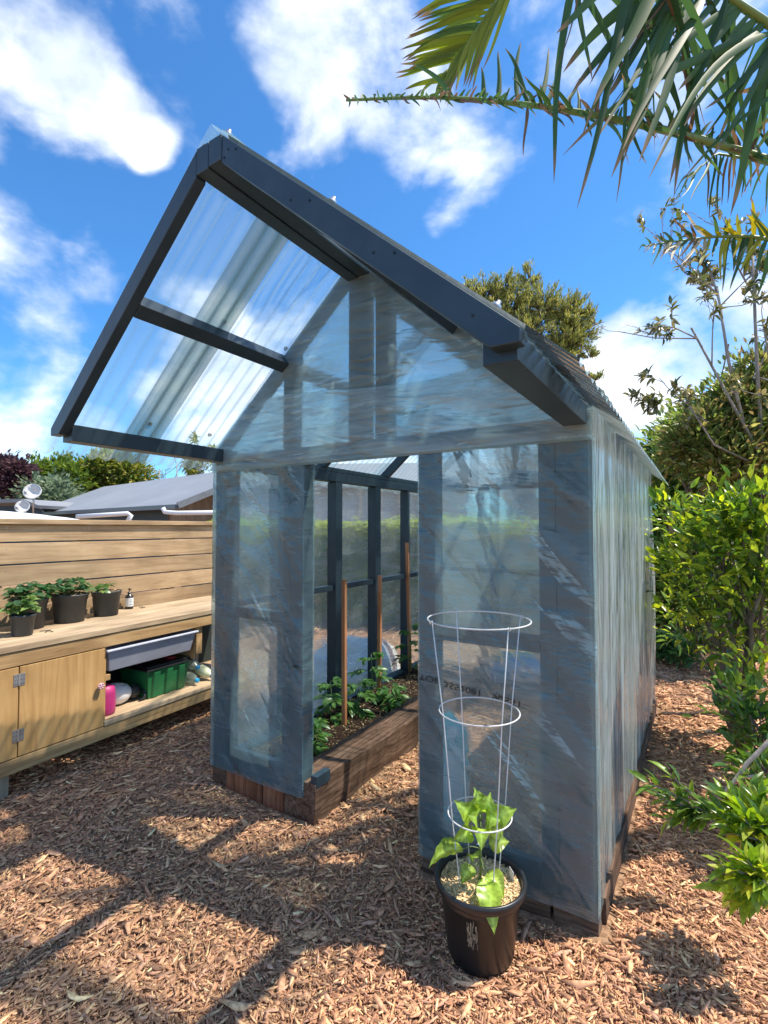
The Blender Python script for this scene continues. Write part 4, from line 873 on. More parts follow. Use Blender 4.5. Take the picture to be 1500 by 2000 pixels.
w0 = A_ - E1 * .75 + inn * .35; w1 = D_ - E1 * .75; m = MB(); m.add([(w0[0], w0[1], 0), (w1[0], w1[1], 0), (w1[0], w1[1], 3.3), (w0[0], w0[1], 2.2)], [(0, 1, 2, 3)]); th = E1 * -.1
m.add([np.array(p) + th for p in ((w0[0], w0[1], 0), (w1[0], w1[1], 0), (w1[0], w1[1], 3.3), (w0[0], w0[1], 2.2))], [(3, 2, 1, 0)]); m.build('gable_wall', TAN, hs)
m = MB()
for t in (.02, .12, .3, .5): p = w0 + (w1 - w0) * t + E1 * .03; m.bar((p[0], p[1], 0), (p[0], p[1], 2.1 + t * 1.1), .07, .05)
m.build('post', plastic('brown_post', (.09, .06, .045), .7), hs)
p0 = at(318, 992, 12.2); p1 = at(322, 1000, 12.2); p2 = at(345, 1002, 12.1); p3 = at(430, 1001, 11.9)
tag(MB().tube([p0, p1, (p1 + p2) / 2 + (0, 0, .0), p2, p3], .055, 12).build('gutter_pipe', WHITEP, hs, True), 'white elbow pipe under the gutter')
t_ = MB(); q0 = at(150, 1009, 11); q1 = at(250, 1003, 11); q2 = at(256, 1006, 11); q3 = at(246, 1026, 11)
tag(t_.tube([q0, q1, q2, q3], .05, 12).build('white_pipe', WHITEP, None, True), 'white pipe with a bent elbow above the fence cap', 'pipe')
# white curved roof just behind the fence
c0 = at(-60, 1010, 5.5); c1 = at(235, 1019, 7.2)
ax_ = (c1 - c0); ax_[2] = 0; LN = np.linalg.norm(ax_); ax_ /= LN; pr2 = np.array([-ax_[1], ax_[0], 0])
A, B = np.meshgrid(np.linspace(0, 1, 24), np.linspace(-1, 1, 24), indexing='ij')
zz = 1.80 - .16 * A ** 2 - .10 * B ** 2 + .012 * fbm(A * 6, B * 5, 1, 2)
VV = c0[None, None] * np.array([1, 1, 0]) + A[..., None] * ax_ * LN * 1.06 + (B[..., None] * .6 + .55) * pr2; VV[..., 2] = zz + .02; I = (np.arange(23)[:, None] * 24 + np.arange(23)[None]).ravel()
o = link('canopy', fastmesh('canopy', VV.reshape(-1, 3), np.stack([I, I + 24, I + 25, I + 1], 1)), pmat('white_fabric', [(.3, (.62, .64, .68)), (.7, (.78, .80, .83))], (3, 3, 3), 1, 6, .6, .5, bdist=.02), None, True)
o.modifiers.new('thick', 'SOLIDIFY').thickness = .03; tag(o, 'white curved canopy roof rising just above the fence cap at the left', 'canopy')
# dark shed with dishes
sh = thing('dark_shed', 'small dark gabled house at the far left behind the fence', 'house')
g0 = at(-60, 1003, 17); g1 = at(72, 993, 17); gp = at(42, 981, 17); gl = at(-120, 985, 17); off = inn * 3
m = MB(); m.add([g1, gp, gp + off, g1 + off], [(0, 1, 2, 3)]); m.add([gp, gl, gl + off, gp + off], [(0, 1, 2, 3)]); o = m.build('roof', GREYR, sh); o.modifiers.new('t', 'SOLIDIFY').thickness = .12
m = MB(); f0 = g1 * np.array([1, 1, 0]); f1 = gl * np.array([1, 1, 0]); m.add([f0 + inn * .3, f1 + inn * .3, gl + inn * .3 - np.array([0, 0, .08]), gp + inn * .3 - np.array([0, 0, .1]), g1 + inn * .3 - np.array([0, 0, .08])], [(0, 1, 2, 3, 4)]); o = m.build('wall', DW, sh); o.modifiers.new('t', 'SOLIDIFY').thickness = .1
def dish(px, py, D, r, label, facing, mast):
    c = at(px, py, D); t = thing('satellite_dish', label, 'satellite dish', tuple(c)); f = np.array(facing, float)
    MB().lathe([(0, 0), (r * .35, .012 * r / .2), (r * .7, .05 * r / .2), (r, .11 * r / .2), (r * .98, .12 * r / .2), (r * .6, .05 * r / .2), (0, .012)], n=36, axis=f).build('dish', plastic('dish_grey', (.62, .62, .60), .5), t, True)
    m = MB(); e = Vector(f).normalized() * r * 1.1; s_ = Vector((-_R[0], -_R[1], -.15)) * r * .9
    m.tube([(0, 0, -r), tuple(e * .8 + s_ * .8)], .012, 6); m.lathe([(0, 0), (.03, 0), (.035, .08), (0, .08)], tuple(e * .8 + s_ * .8), 12, axis=tuple(-e)); m.build('feed_arm', plastic('arm_grey', (.5, .5, .5), .5), t, True)
    MB().tube([(0, 0, 0), (.0, .0, -r * .8), (.02, 0, -mast)], .03, 8).build('mast', STEEL, t, True)
fc_ = -F2 * .8 + _R * .25 + np.array([0, 0, .3])
dish(66, 963, 16, .26, 'larger pale satellite dish on a mast above the dark shed roof', fc_, .7)
dish(46, 992, 14.5, .19, 'smaller satellite dish low in front of the dark shed wall', fc_, .7)

# ------------------------------------------------------------------ distant trees
GRN = [(.10, .17, .03), (.15, .22, .04), (.20, .27, .05), (.07, .12, .03)]
YEL = [(.24, .27, .05), (.30, .31, .07), (.18, .22, .04), (.34, .32, .10)]
def far(px0, px1, pyt, D, seed, cols, label, name='leafy_tree', n=9000, sz=.32, tall=.6, nb=6):
    g = np.random.default_rng(seed); bl_ = []
    cx = (px0 + px1) / 2; rw = (px1 - px0) / 2 / FPX * D
    for i in range(nb):
        t = (i + .5) / nb * 2 - 1; top = zat(pyt + 20 * abs(t) + g.uniform(-4, 10), D); r = rw / nb * 2.0 * g.uniform(.8, 1.15); c = at(cx + t * (px1 - px0) / 2 * .8, 1000, D + g.uniform(-1, 1)); rz = max(r, .4) * .95
        bl_.append(((c[0], c[1], top - rz * 1.0), (r, r, rz))); bl_.append(((c[0] + g.uniform(-.6, .6), c[1], top - rz * 2.2), (r * 1.15, r, rz * 1.1)))
    b = at(cx, 1000, D); return tree(name, label, (b[0], b[1], 0), bl_, n, sz, cols, seed, .14, 'garden trees behind the neighbouring houses', LEAFD, cs=.55, clump=24, upb=.2)
far(-60, 45, 893, 27, 3, [(.065, .035, .045), (.09, .045, .055), (.12, .07, .07)], 'purple leaved tree at the far left edge', 'copper_tree')
far(35, 175, 884, 29, 4, GRN, 'mid green round tree right of the purple tree')
far(140, 300, 882, 30, 5, YEL + GRN[:2], 'yellow green tree above the grey roof')
far(60, 130, 925, 25, 6, [(.16, .22, .14), (.22, .28, .18), (.10, .15, .08)], 'small grey green tree behind the larger satellite dish', 'olive_tree', 5000, .25, nb=3)
def bare(name, label, base, spec, seed, bark=BARKL, leaves=None, group=None, L0=.06):
    """trunks with forking bare twigs; spec: list of (start, end, r)"""
    g = np.random.default_rng(seed); t = thing(name, label, 'tree', tuple(base), group=group); m = MB(); tips = []; base = np.array(base)
    def grow(a, b, r, lv):
        d = b - a; L1 = np.linalg.norm(d); md = a + d * .5 + g.normal(0, .05, 3) * L1; m.tube([a, md, b], [r * .6, r * .5, r * .36], 6 if lv < 2 else 4)
        tips.append((b, d / L1, lv))
        if lv >= 3: return
        for i in range(4 if lv < 2 else 3):
            s = a + d * g.uniform(.35, 1); dd = d / L1 + g.normal(0, .5, 3); dd /= np.linalg.norm(dd); grow(s, s + dd * L1 * g.uniform(.3, .55), r * .45, lv + 1)
    for a, b, r in spec: grow(np.array(a) - base, np.array(b) - base, r, 0)
    m.build('branches', bark, t, True)
    if leaves:
        cols, size, prob, per, mat = leaves; P = []; Dd = []
        for b, d, lv in tips:
            if lv >= 1 and g.uniform() < prob(b + base):
                for k in range(per): P.append(b - d * g.uniform(0, .12)); v = d * .6 + g.normal(0, .7, 3); Dd.append(v)
        n = len(P); Ls = size * g.uniform(.7, 1.3, n)
        leafobj('foliage', [leafset(np.array(P), np.array(Dd), np.tile([0, 0, 1.], (n, 1)) + g.normal(0, .4, (n, 3)), Ls, Ls * .38, pal(g, n, cols), T_FOLD3)], mat, t)
    return t
def pt(x, y, D): return tuple(at(x, y, D))
bare('bare_tree', 'leafless pale twiggy tree behind the grey roof', pt(335, 1031, 27)[:2] + (0,), [(pt(325, 1000, 27), pt(312, 915, 27), .07), (pt(335, 1000, 27), pt(345, 905, 27), .07), (pt(340, 990, 27), pt(368, 915, 27), .06)], 8)
bare('sparse_tree', 'thinly leaved tree at the right end of the grey roof', pt(390, 1031, 26)[:2] + (0,), [(pt(380, 1000, 26), pt(372, 920, 26), .05), (pt(395, 1000, 26), pt(400, 908, 26), .06), (pt(405, 1000, 26), pt(425, 905, 26), .06)], 9, BARKL, (YEL, .35, lambda b: .8, 5, LEAFD))

# hedge across the back, beyond the greenhouse
def hedge(name, label, p0, p1, h, th, n, size, cols, seed, mat=LEAFD, zlow=0.0, tpl=T_SIMPLE, top=None):
    g = np.random.default_rng(seed); p0 = np.array(p0); p1 = np.array(p1); d = p1 - p0; L1 = np.linalg.norm(d); d /= L1; q = np.array([-d[1], d[0]])
    root = thing(name, label, 'hedge', ((p0[0] + p1[0]) / 2, (p0[1] + p1[1]) / 2, 0)); s = g.uniform(0, 1, n); face = g.uniform(0, 1, n)
    w = np.where(face < .5, -1 + .35 * g.uniform(0, 1, n) ** 2, g.uniform(-1, 1, n)); z_ = np.where(face < .5, zlow + (h - zlow) * g.uniform(0, 1, n), h - .25 * g.uniform(0, 1, n) ** 2)
    lump = fbm(s * L1, z_, 2.5, seed) * .1; P = np.column_stack([p0[0] + d[0] * s * L1 + q[0] * w * (th / 2 + lump), p0[1] + d[1] * s * L1 + q[1] * w * (th / 2 + lump), np.maximum(z_ + np.where(face >= .5, lump * .7, 0), .02)])
    o = np.column_stack([q[0] * w + g.normal(0, .6, n), q[1] * w + g.normal(0, .6, n), .4 + g.normal(0, .5, n)]); Ls = size * g.uniform(.6, 1.4, n)
    C = pal(g, n, cols); 
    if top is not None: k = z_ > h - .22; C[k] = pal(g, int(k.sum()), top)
    base_ = np.array([(p0[0] + p1[0]) / 2, (p0[1] + p1[1]) / 2, 0]); leafobj('foliage', [leafset(P - base_, o, np.tile([0, 0, 1.], (n, 1)) + g.normal(0, .5, (n, 3)), Ls, Ls * .5, C, tpl)], mat, root)
    m = MB()
    for i in range(int(L1 / .45)):
        c = p0 + d * (i + .5) * .45 - base_[:2]; m.tube([(c[0], c[1], 0), (c[0] + g.normal(0, .05), c[1] + g.normal(0, .05), h * .5), (c[0] + g.normal(0, .1), c[1] + g.normal(0, .1), h * .92)], [.03, .022, .01], 6)
    m.build('stems', BARK, root, True); return root
ha = at(430, 1031, 9.0); hb = at(1290, 1031, 8.0)
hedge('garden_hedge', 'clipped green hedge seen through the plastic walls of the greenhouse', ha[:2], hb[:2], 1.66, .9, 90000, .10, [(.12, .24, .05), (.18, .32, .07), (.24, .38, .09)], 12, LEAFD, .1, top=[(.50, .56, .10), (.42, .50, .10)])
# pale house wall beyond the hedge
wl = thing('pale_house', 'pale grey house wall behind the hedge, seen through the plastic', 'house'); w0 = at(480, 1031, 14); w1 = at(960, 1031, 13.5)
m = MB(); PW = pmat('pale_render', [(.3, (.42, .43, .44)), (.7, (.52, .53, .53))], (1, 1, 8), 1, 3, .7, .1); dd = (w1 - w0); dd[2] = 0; dd /= np.linalg.norm(dd); qq = np.array([-dd[1], dd[0], 0]) * 4
a_, b_ = w0 * np.array([1, 1, 0]), w1 * np.array([1, 1, 0]); top = np.array([0, 0, 2.75]); m.add([a_, b_, b_ + top, a_ + top, a_ + qq, b_ + qq, b_ + qq + top, a_ + qq + top], [(0, 1, 2, 3), (1, 5, 6, 2), (0, 3, 7, 4), (4, 7, 6, 5)]); m.build('wall', PW, wl)
m = MB(); e_ = -qq / 4 * .4; m.add([a_ + top + e_ - dd * .4, b_ + top + e_ + dd * .4, b_ + qq / 2 + top + dd * .4 + np.array([0, 0, .9]), a_ + qq / 2 + top - dd * .4 + np.array([0, 0, .9])], [(0, 1, 2, 3)]); o = m.build('roof', GREYR, wl); o.modifiers.new('t', 'SOLIDIFY').thickness = .08
for px in (700, 740): p = at(px, 1031, 12.5); m = MB().box(p[0] - .07, p[0] + .07, p[1] - .07, p[1] + .07, 0, 2.6); m.build('porch_post', TAN, wl)

# white cloth heap outside the left wall
c = np.array([-.52, 1.95]); A, B = np.meshgrid(np.linspace(-1, 1, 60), np.linspace(-1, 1, 60), indexing='ij'); rr = np.sqrt(A ** 2 + B ** 2)
zz = .42 * np.clip(1 - rr ** 2, 0, 1) ** .4 * (1 + .25 * fbm(A * 3, B * 3, 1.5, 6)) + .02 * fbm(A * 9, B * 9, 1.5, 7) * np.clip(1 - rr, 0, 1)
I = (np.arange(59)[:, None] * 60 + np.arange(59)[None]).ravel(); VV = np.stack([c[0] + A * .30, c[1] + B * .95, np.maximum(zz, .0) - .01], -1).reshape(-1, 3)
tag(link('cloth_heap', fastmesh('cloth_heap', VV, np.stack([I, I + 60, I + 61, I + 1], 1)), pmat('white_sheet', [(.3, (.62, .64, .68)), (.7, (.78, .80, .82))], (6, 6, 6), 1, 5, .7, .4, bdist=.02), None, True), 'heap of white frost cloth on the ground outside the left plastic wall', 'cloth')
# blue crates behind the greenhouse
for i, (px, lb) in enumerate(((1005, 'left blue crate of seedlings behind the greenhouse back wall'), (1045, 'right blue crate of seedlings behind the greenhouse back wall'))):
    p = at(px, 1300, 5.75); t = thing('blue_crate', lb, 'crate', (p[0], p[1], 0), YAW, 'blue crates behind the greenhouse'); w_, l_, h_ = .2, .15, .17; BL = plastic('blue_plastic', (.02, .16, .55), .4); m = MB()
    for x0, x1, y0, y1 in ((-w_ / 2, w_ / 2, -l_ / 2, -l_ / 2 + .006), (-w_ / 2, w_ / 2, l_ / 2 - .006, l_ / 2), (-w_ / 2, -w_ / 2 + .006, -l_ / 2 + .006, l_ / 2 - .006), (w_ / 2 - .006, w_ / 2, -l_ / 2 + .006, l_ / 2 - .006)): m.box(x0, x1, y0, y1, 0, h_)
    m.box(-w_ / 2 + .006, w_ / 2 - .006, -l_ / 2 + .006, l_ / 2 - .006, .0, .1); m.build('body', BL, t); m = MB().ring((0, 0, 0), .01, .001); 
    m = MB().box(-w_ / 2 - .012, w_ / 2 + .012, -l_ / 2 - .012, -l_ / 2 - .001, h_ - .02, h_ + .002); m.build('rim', BL, t)
    g = np.random.default_rng(i); n = 50; P = np.column_stack([g.uniform(-.08, .08, n), g.uniform(-.05, .05, n), np.full(n, .1)]); D3 = np.column_stack([g.normal(0, .5, n), g.normal(0, .5, n), np.ones(n)]); Ls = g.uniform(.08, .2, n)
    leafobj('seedlings', [leafset(P, D3, unit(g, n), Ls, Ls * .2, pal(g, n, [(.12, .25, .05), (.2, .33, .06)]), T_SIMPLE)], LEAF, t)

# ------------------------------------------------------------------ feathery tree above the roof
def feathery():
    g = np.random.default_rng(31); D = 11.0; base = at(1040, 1031, D); base[2] = 0
    t = thing('feathery_tree', 'feathery yellow green tree rising behind the greenhouse roof', 'tree', tuple(base)); m = MB(); prt = []
    P, Dd = [], []
    lobes = [(1000, 590, 60, 55), (950, 570, 40, 38), (1035, 540, 25, 32), (915, 575, 30, 30), (985, 555, 30, 30), (1060, 600, 55, 50), (1110, 620, 50, 55), (1120, 600, 30, 30), (1140, 640, 35, 35), (1020, 650, 80, 60), (1090, 680, 65, 50), (1150, 690, 18, 16), (1160, 735, 14, 12), (1120, 660, 40, 50), (960, 620, 60, 60), (1150, 610, 14, 14)]
    for px, py, rx, ry in lobes:
        c = at(px, py, D) - base; rx_, rz_ = rx / FPX * D, ry / FPX * D; m.tube([np.array([0, 0, .5]), c * .5 + np.array([0, 0, .5]), c * .92], [.09, .05, .02], 6)
        for k in range(max(8, int(rx * ry / 42))):
            u_ = unit(g, 1)[0] * g.uniform(.1, 1) ** .4; e = c + _R * u_[0] * rx_ + _F * u_[1] * rx_ * .7 + np.array([0, 0, u_[2] * rz_]); s0 = c + (e - c) * .2 - np.array([0, 0, .08])
            m.tube([s0, (s0 + e) / 2 + g.normal(0, .02, 3), e], [.014, .009, .004], 4)
            dd = e - s0; dd /= np.linalg.norm(dd); 
            for j in range(46):
                q = g.uniform(.3, 1.1); P.append(s0 + (e - s0) * q + g.normal(0, .028, 3)); v = dd * .7 + np.array([0, 0, .7]) + g.normal(0, .35, 3); Dd.append(v)
    n = len(P); Ls = g.uniform(.05, .12, n)
    leafobj('crown', [leafset(np.array(P), np.array(Dd), unit(g, n), Ls, Ls * .16 + .004, pal(g, n, [(.34, .36, .09), (.44, .44, .13), (.24, .28, .08), (.50, .48, .18), (.16, .20, .06)]), T_SIMPLE)], LEAFD, t)
    m.build('trunk', BARK, t, True)
feathery()

# ------------------------------------------------------------------ shrubs on the right
def shrub_at(name, label, basepx, baseD, lobes, n, size, cols, seed, mat=LEAF, tpl=T_FOLD3, cs=.16, clump=12, limb=.03, aspect=.42, bark=None, twigs=1.5, cat='shrub', upb=.5):
    b = at(basepx, 1031, baseD); b[2] = 0; bl_ = []
    for px, py, rx, ry, D in lobes:
        c = at(px, py, D); bl_.append((tuple(c), (rx / FPX * D, rx / FPX * D * .8, ry / FPX * D)))
    return tree(name, label, b, bl_, n, size, cols, seed, limb, None, mat, tpl, clump, cs, aspect, bark, cat, upb, twigs)
DK = [(.06, .13, .03), (.10, .20, .04), (.20, .30, .07), (.32, .40, .09)]
shrub_at('evergreen_shrub', 'tall dense glossy evergreen shrub behind the back right corner of the greenhouse', 1330, 7.2,
         [(1330, 900, 60, 80, 7.2), (1300, 960, 40, 80, 7.0), (1380, 900, 80, 110, 7.4), (1440, 880, 80, 100, 7.6), (1310, 1060, 55, 90, 6.8), (1390, 1050, 80, 100, 7.2), (1480, 1000, 80, 120, 7.4), (1330, 1170, 60, 60, 6.6), (1420, 1160, 80, 60, 7)], 20000, .13, DK + [(.26, .33, .08)], 51, LEAFG, T_FOLD3, .28, 14, .07)
shrub_at('evergreen_shrub', 'bronze and olive leaved bushy tree at the upper right', 1480, 6.0,
         [(1430, 800, 55, 60, 6), (1380, 850, 55, 45, 5.9), (1480, 770, 50, 70, 6), (1340, 875, 30, 30, 6), (1500, 880, 70, 60, 5.8), (1430, 900, 60, 45, 5.7), (1310, 900, 26, 26, 6.2)], 9000, .10, [(.17, .23, .06), (.26, .30, .09), (.38, .38, .12), (.16, .24, .06), (.28, .22, .09)], 52, LEAFG, T_FOLD3, .22, 14, .05, cat='tree')
bare('bare_tree', 'pale half bare tree with scattered leaf tufts rising at the right edge', pt(1480, 1031, 5.6)[:2] + (0,),
     [(pt(1470, 900, 5.6), pt(1400, 560, 5.6), .035), (pt(1490, 900, 5.6), pt(1470, 500, 5.6), .04), (pt(1480, 880, 5.5), pt(1350, 640, 5.4), .028), (pt(1500, 900, 5.7), pt(1530, 520, 5.6), .04), (pt(1460, 900, 5.5), pt(1345, 790, 5.3), .02), (pt(1420, 700, 5.6), pt(1385, 520, 5.6), .02)], 61, BARKL,
     ([(.10, .13, .04), (.18, .18, .07), (.30, .27, .12)], .10, lambda b: .42, 8, LEAFG))
shrub_at('camellia_bush', 'loose bush with bright yellow green new leaves beside the path on the right', 1440, 3.5,
         [(1400, 1020, 60, 40, 3.6), (1470, 990, 60, 50, 3.5), (1350, 1040, 45, 45, 3.9), (1500, 1060, 70, 70, 3.3), (1420, 1100, 80, 70, 3.6), (1340, 1130, 40, 80, 4.0), (1480, 1190, 60, 90, 3.4), (1400, 1220, 45, 60, 3.8), (1490, 1330, 40, 70, 3.1), (1310, 1010, 30, 50, 4.2), (1330, 1210, 35, 40, 4.2)], 2300, .105, [(.12, .23, .03), (.20, .32, .04), (.32, .43, .05), (.46, .54, .06), (.07, .15, .03)], 53, LEAFG, T_FOLD3, .16, 6, .022, .40, twigs=2.5)
shrub_at('camellia_bush', 'low leafy bush bending over the mulch at the right edge', 1560, 2.5,
         [(1470, 1420, 36, 60, 2.6), (1490, 1500, 40, 40, 2.4), (1440, 1350, 25, 30, 2.9)], 420, .08, [(.05, .12, .03), (.09, .18, .03), (.16, .26, .04)], 54, LEAFG, T_FOLD3, .10, 6, .018, .42, BARK, 1)
def sprig(name, label, stems, seed, cols, size=.075, per=9):
    """low plant of arching stems given by points, leaves in alternating rosettes towards each tip"""
    g = np.random.default_rng(seed); base = np.array(stems[0][0]); base[2] = 0; t = thing(name, label, 'shrub', tuple(base)); m = MB(); P, Dd = [], []
    for st in stems:
        pts = [np.array(p) - base for p in st]; m.tube(pts, np.linspace(.006, .0025, len(pts)).tolist(), 6)
        dense = []
        for i in range(len(pts) - 1):
            for q in np.linspace(0, 1, 6): dense.append(pts[i] + (pts[i + 1] - pts[i]) * q)
        k = len(dense); d = pts[-1] - pts[-2]; d /= np.linalg.norm(d)
        for j in range(per * 2):
            q = 1 - .6 * (j / (per * 2)) ** 1.3; p = dense[min(int(q * (k - 1)), k - 1)]; a = j * 2.4; s1 = np.cross(d, [0, 0, 1]); s1 /= np.linalg.norm(s1) + 1e-6; s2 = np.cross(s1, d)
            P.append(p); Dd.append(d * (.5 + .6 * q) + (s1 * math.cos(a) + s2 * math.sin(a)) * .8 + g.normal(0, .15, 3) + np.array([0, 0, .1]))
    n = len(P); Ls = size * g.uniform(.65, 1.25, n)
    leafobj('foliage', [leafset(np.array(P), np.array(Dd), np.tile([0, 0, 1.], (n, 1)) + g.normal(0, .3, (n, 3)), Ls, Ls * .36, pal(g, n, cols), T_FOLD3)], LEAFG, t); m.build('stems', BARKL, t, True)
BR_ = [(.14, .26, .03), (.24, .38, .04), (.36, .48, .05), (.46, .54, .07), (.09, .18, .03)]
sp_ = []
for e in ((1268, 1530), (1290, 1560), (1310, 1515), (1330, 1590), (1345, 1600), (1315, 1570), (1300, 1600)): sp_.append([pt(1450, 1640, 2.1), pt(1400, 1600, 2.1), pt((1400 + e[0]) / 2, (1600 + e[1]) / 2 - 5, 2.15), pt(e[0], e[1], 2.15)])
sprig('low_shrub', 'thin arching sprig of narrow green leaves over the dark mulch on the right', sp_, 71, [(.07, .15, .03), (.12, .22, .03), (.22, .34, .05)], .085, 6)
sp_ = [[pt(1520, 1720, 1.85), pt(1480, 1640, 1.85), pt(e[0], e[1], D)] for e, D in (((1410, 1550), 1.95), ((1440, 1570), 1.9), ((1480, 1545), 1.9), ((1500, 1580), 1.85), ((1455, 1600), 1.8), ((1420, 1600), 1.85), ((1490, 1610), 1.8), ((1400, 1590), 1.9), ((1520, 1560), 1.85), ((1465, 1550), 1.95), ((1440, 1630), 1.8))]
sprig('low_shrub', 'brightest yellow green leafy shrub in the foreground at the right edge', sp_, 72, BR_, .10, 9)
sp_ = [[pt(1540, 1760, 1.7), pt(1490, 1720, 1.7), pt(e[0], e[1], 1.7)] for e in ((1410, 1690), (1430, 1720), (1460, 1680), (1420, 1740), (1470, 1730), (1490, 1690), (1450, 1760), (1500, 1750))]
sprig('low_shrub', 'lowest shrub tuft of glossy leaves near the bottom right edge', sp_, 73, BR_[:4], .09, 8)
shrub_at('ground_cover', 'patch of round leaved green plants on the mulch beyond the greenhouse corner', 1315, 5.9, [(1310, 1268, 30, 14, 5.9), (1340, 1275, 22, 12, 5.7), (1290, 1262, 20, 12, 6.1)], 700, .085, [(.08, .17, .05), (.12, .24, .08)], 55, LEAFG, T_FOLD3, .10, 8, .008, .6, cat='plant')
# thicker trunks standing in the mulch on the right
def limbs(name, label, base, tubes, mat=BARK):
    base = np.array(base); t = thing(name, label, 'tree', tuple(base)); m = MB()
    for pts, r in tubes: m.tube([np.array(p) - base for p in pts], r, 9)
    m.build('trunk', mat, t, True)
limbs('small_tree', 'bare forked trunk and low branches rising from the mulch at the right', (*pt(1435, 1031, 3.9)[:2], 0),
      [([(*pt(1435, 1031, 3.9)[:2], -.05), pt(1437, 1380, 3.9), pt(1430, 1320, 3.9), pt(1415, 1280, 3.9), pt(1380, 1200, 4)], [.05, .045, .035, .025, .012]), ([pt(1437, 1380, 3.9), pt(1445, 1290, 3.85), pt(1440, 1200, 3.8), pt(1450, 1100, 3.8)], [.035, .022, .018, .01]),
       ([pt(1440, 1300, 3.85), pt(1400, 1250, 3.8), pt(1370, 1180, 3.8)], [.014, .01, .006]), ([pt(1445, 1260, 3.85), pt(1480, 1240, 3.8), pt(1510, 1235, 3.8)], [.01, .008, .005])])
limbs('small_tree', 'pale lichen covered trunk standing just behind the forked trunk', (*pt(1412, 1031, 4.3)[:2], 0), [([(*pt(1412, 1031, 4.3)[:2], -.05), pt(1412, 1300, 4.3), pt(1405, 1240, 4.3), pt(1395, 1150, 4.35), pt(1398, 1050, 4.4)], [.055, .05, .04, .03, .015])], BARKL)
limbs('fallen_branch', 'crooked grey branch arching low over the mulch at the right edge', pt(1400, 1560, 2.35), [([pt(1395, 1565, 2.3), pt(1430, 1530, 2.3), pt(1460, 1490, 2.3), pt(1500, 1450, 2.3), pt(1540, 1420, 2.3)], [.005, .007, .009, .010, .011]), ([pt(1440, 1520, 2.3), pt(1480, 1515, 2.3), pt(1530, 1530, 2.3)], [.007, .006, .005])], BARKL)
# dark timber edging lying across the mulch
p0, p1 = at(1230, 1520, 3.1), at(1400, 1512, 3.1); p0[2] = p1[2] = .03
# fence posts behind the shrubs
for px, lb in ((1415, 'grey fence post showing between the shrubs'), (1432, 'white fence post showing between the shrubs')):
    p = at(px, 1031, 6.6); m = MB().box(-.045, .045, -.045, .045, 0, 1.9); o = m.build('fence_post', POSTW if px < 1420 else WHITEP, None, bevel=.004); o.location = (p[0], p[1], 0); tag(o, lb, 'post', 'posts between the shrubs')

# ------------------------------------------------------------------ palm
palm = thing('palm_tree', 'palm with torn dark green fronds hanging over the garden from the upper right', 'palm tree', tuple(at(1900, 1031, 3.1) * np.array([1, 1, 0])))
PB = np.array(palm.location)
def blade(out, a, b, w, sag=.03, col=(.05, .11, .03), split=0, tw=0, g=rng):
    w = w * 1.2; a = np.array(a); b = np.array(b); d = b - a; Ln = np.linalg.norm(d); n = 12; view = a - CAM; view /= np.linalg.norm(view)
    s = np.cross(d / Ln, view); s /= np.linalg.norm(s); s = s * math.cos(tw) + np.cross(d / Ln, s) * math.sin(tw); u_ = np.cross(s, d / Ln)
    V_ = []; 
    for i in range(n):
        t = i / (n - 1); p = a + d * t + np.array([0, 0, -sag * Ln * t * t * 2 + sag * Ln * t]) + s * .02 * math.sin(t * 5 + a[0] * 30) * Ln; ww = w * (min(1, .35 + t * 4) * (1 - t) ** .55 + .02)
        V_ += [p - s * ww + u_ * ww * .25, p, p + s * ww + u_ * ww * .25]
    F_ = []
    for i in range(n - 1):
        for j in (0, 1): F_.append((i * 3 + j, (i + 1) * 3 + j, (i + 1) * 3 + j + 1, i * 3 + j + 1))
    c = np.tile(np.array(col) * random.uniform(.8, 1.25), (len(V_), 1)); c[-6:] = (.25, .17, .09)
    out.append((np.array(V_) - PB, np.array(F_), c))
def interp(pts, t):
    x = t * (len(pts) - 1); i = min(int(x), len(pts) - 2); return np.array(pts[i]) + (np.array(pts[i + 1]) - np.array(pts[i])) * (x - i)
def PD(x, D): return D * (1.10 + .28 * min(max((x - 1250) / 200, 0), 1))
PALM = colmat('palm_leaf', .5, .3, .25)
def frond(label, ctrl, rr, blades, col_r=(.16, .24, .06)):
    """ctrl: rachis pixels+distance, base last; blades: list of (t, pixel tip, D, width, colour)"""
    P = [at(c[0], c[1], PD(c[0], c[2])) for c in ctrl]; rr = rr * 1.2; pts = [interp(P, t) for t in np.linspace(0, 1, 24)]
    fo = []
    for t, tip, D, w, col, tw in blades: blade(fo, interp(P, t), at(tip[0], tip[1], PD(tip[0], D)), w * 1.22, random.uniform(-.02, .16), col, tw=tw)
    o = leafobj('frond', fo, PALM, palm); tag(o, label)
    MB().tube([p - PB for p in pts], np.linspace(rr * .25, rr, len(pts)).tolist(), 8, col=col_r).build('rachis', colmat('rachis', .4), o, True)
DG = (.045, .10, .035); MG_ = (.07, .14, .04); YG = (.20, .25, .03); BRN = (.17, .11, .06)
rnd = random.Random(5)
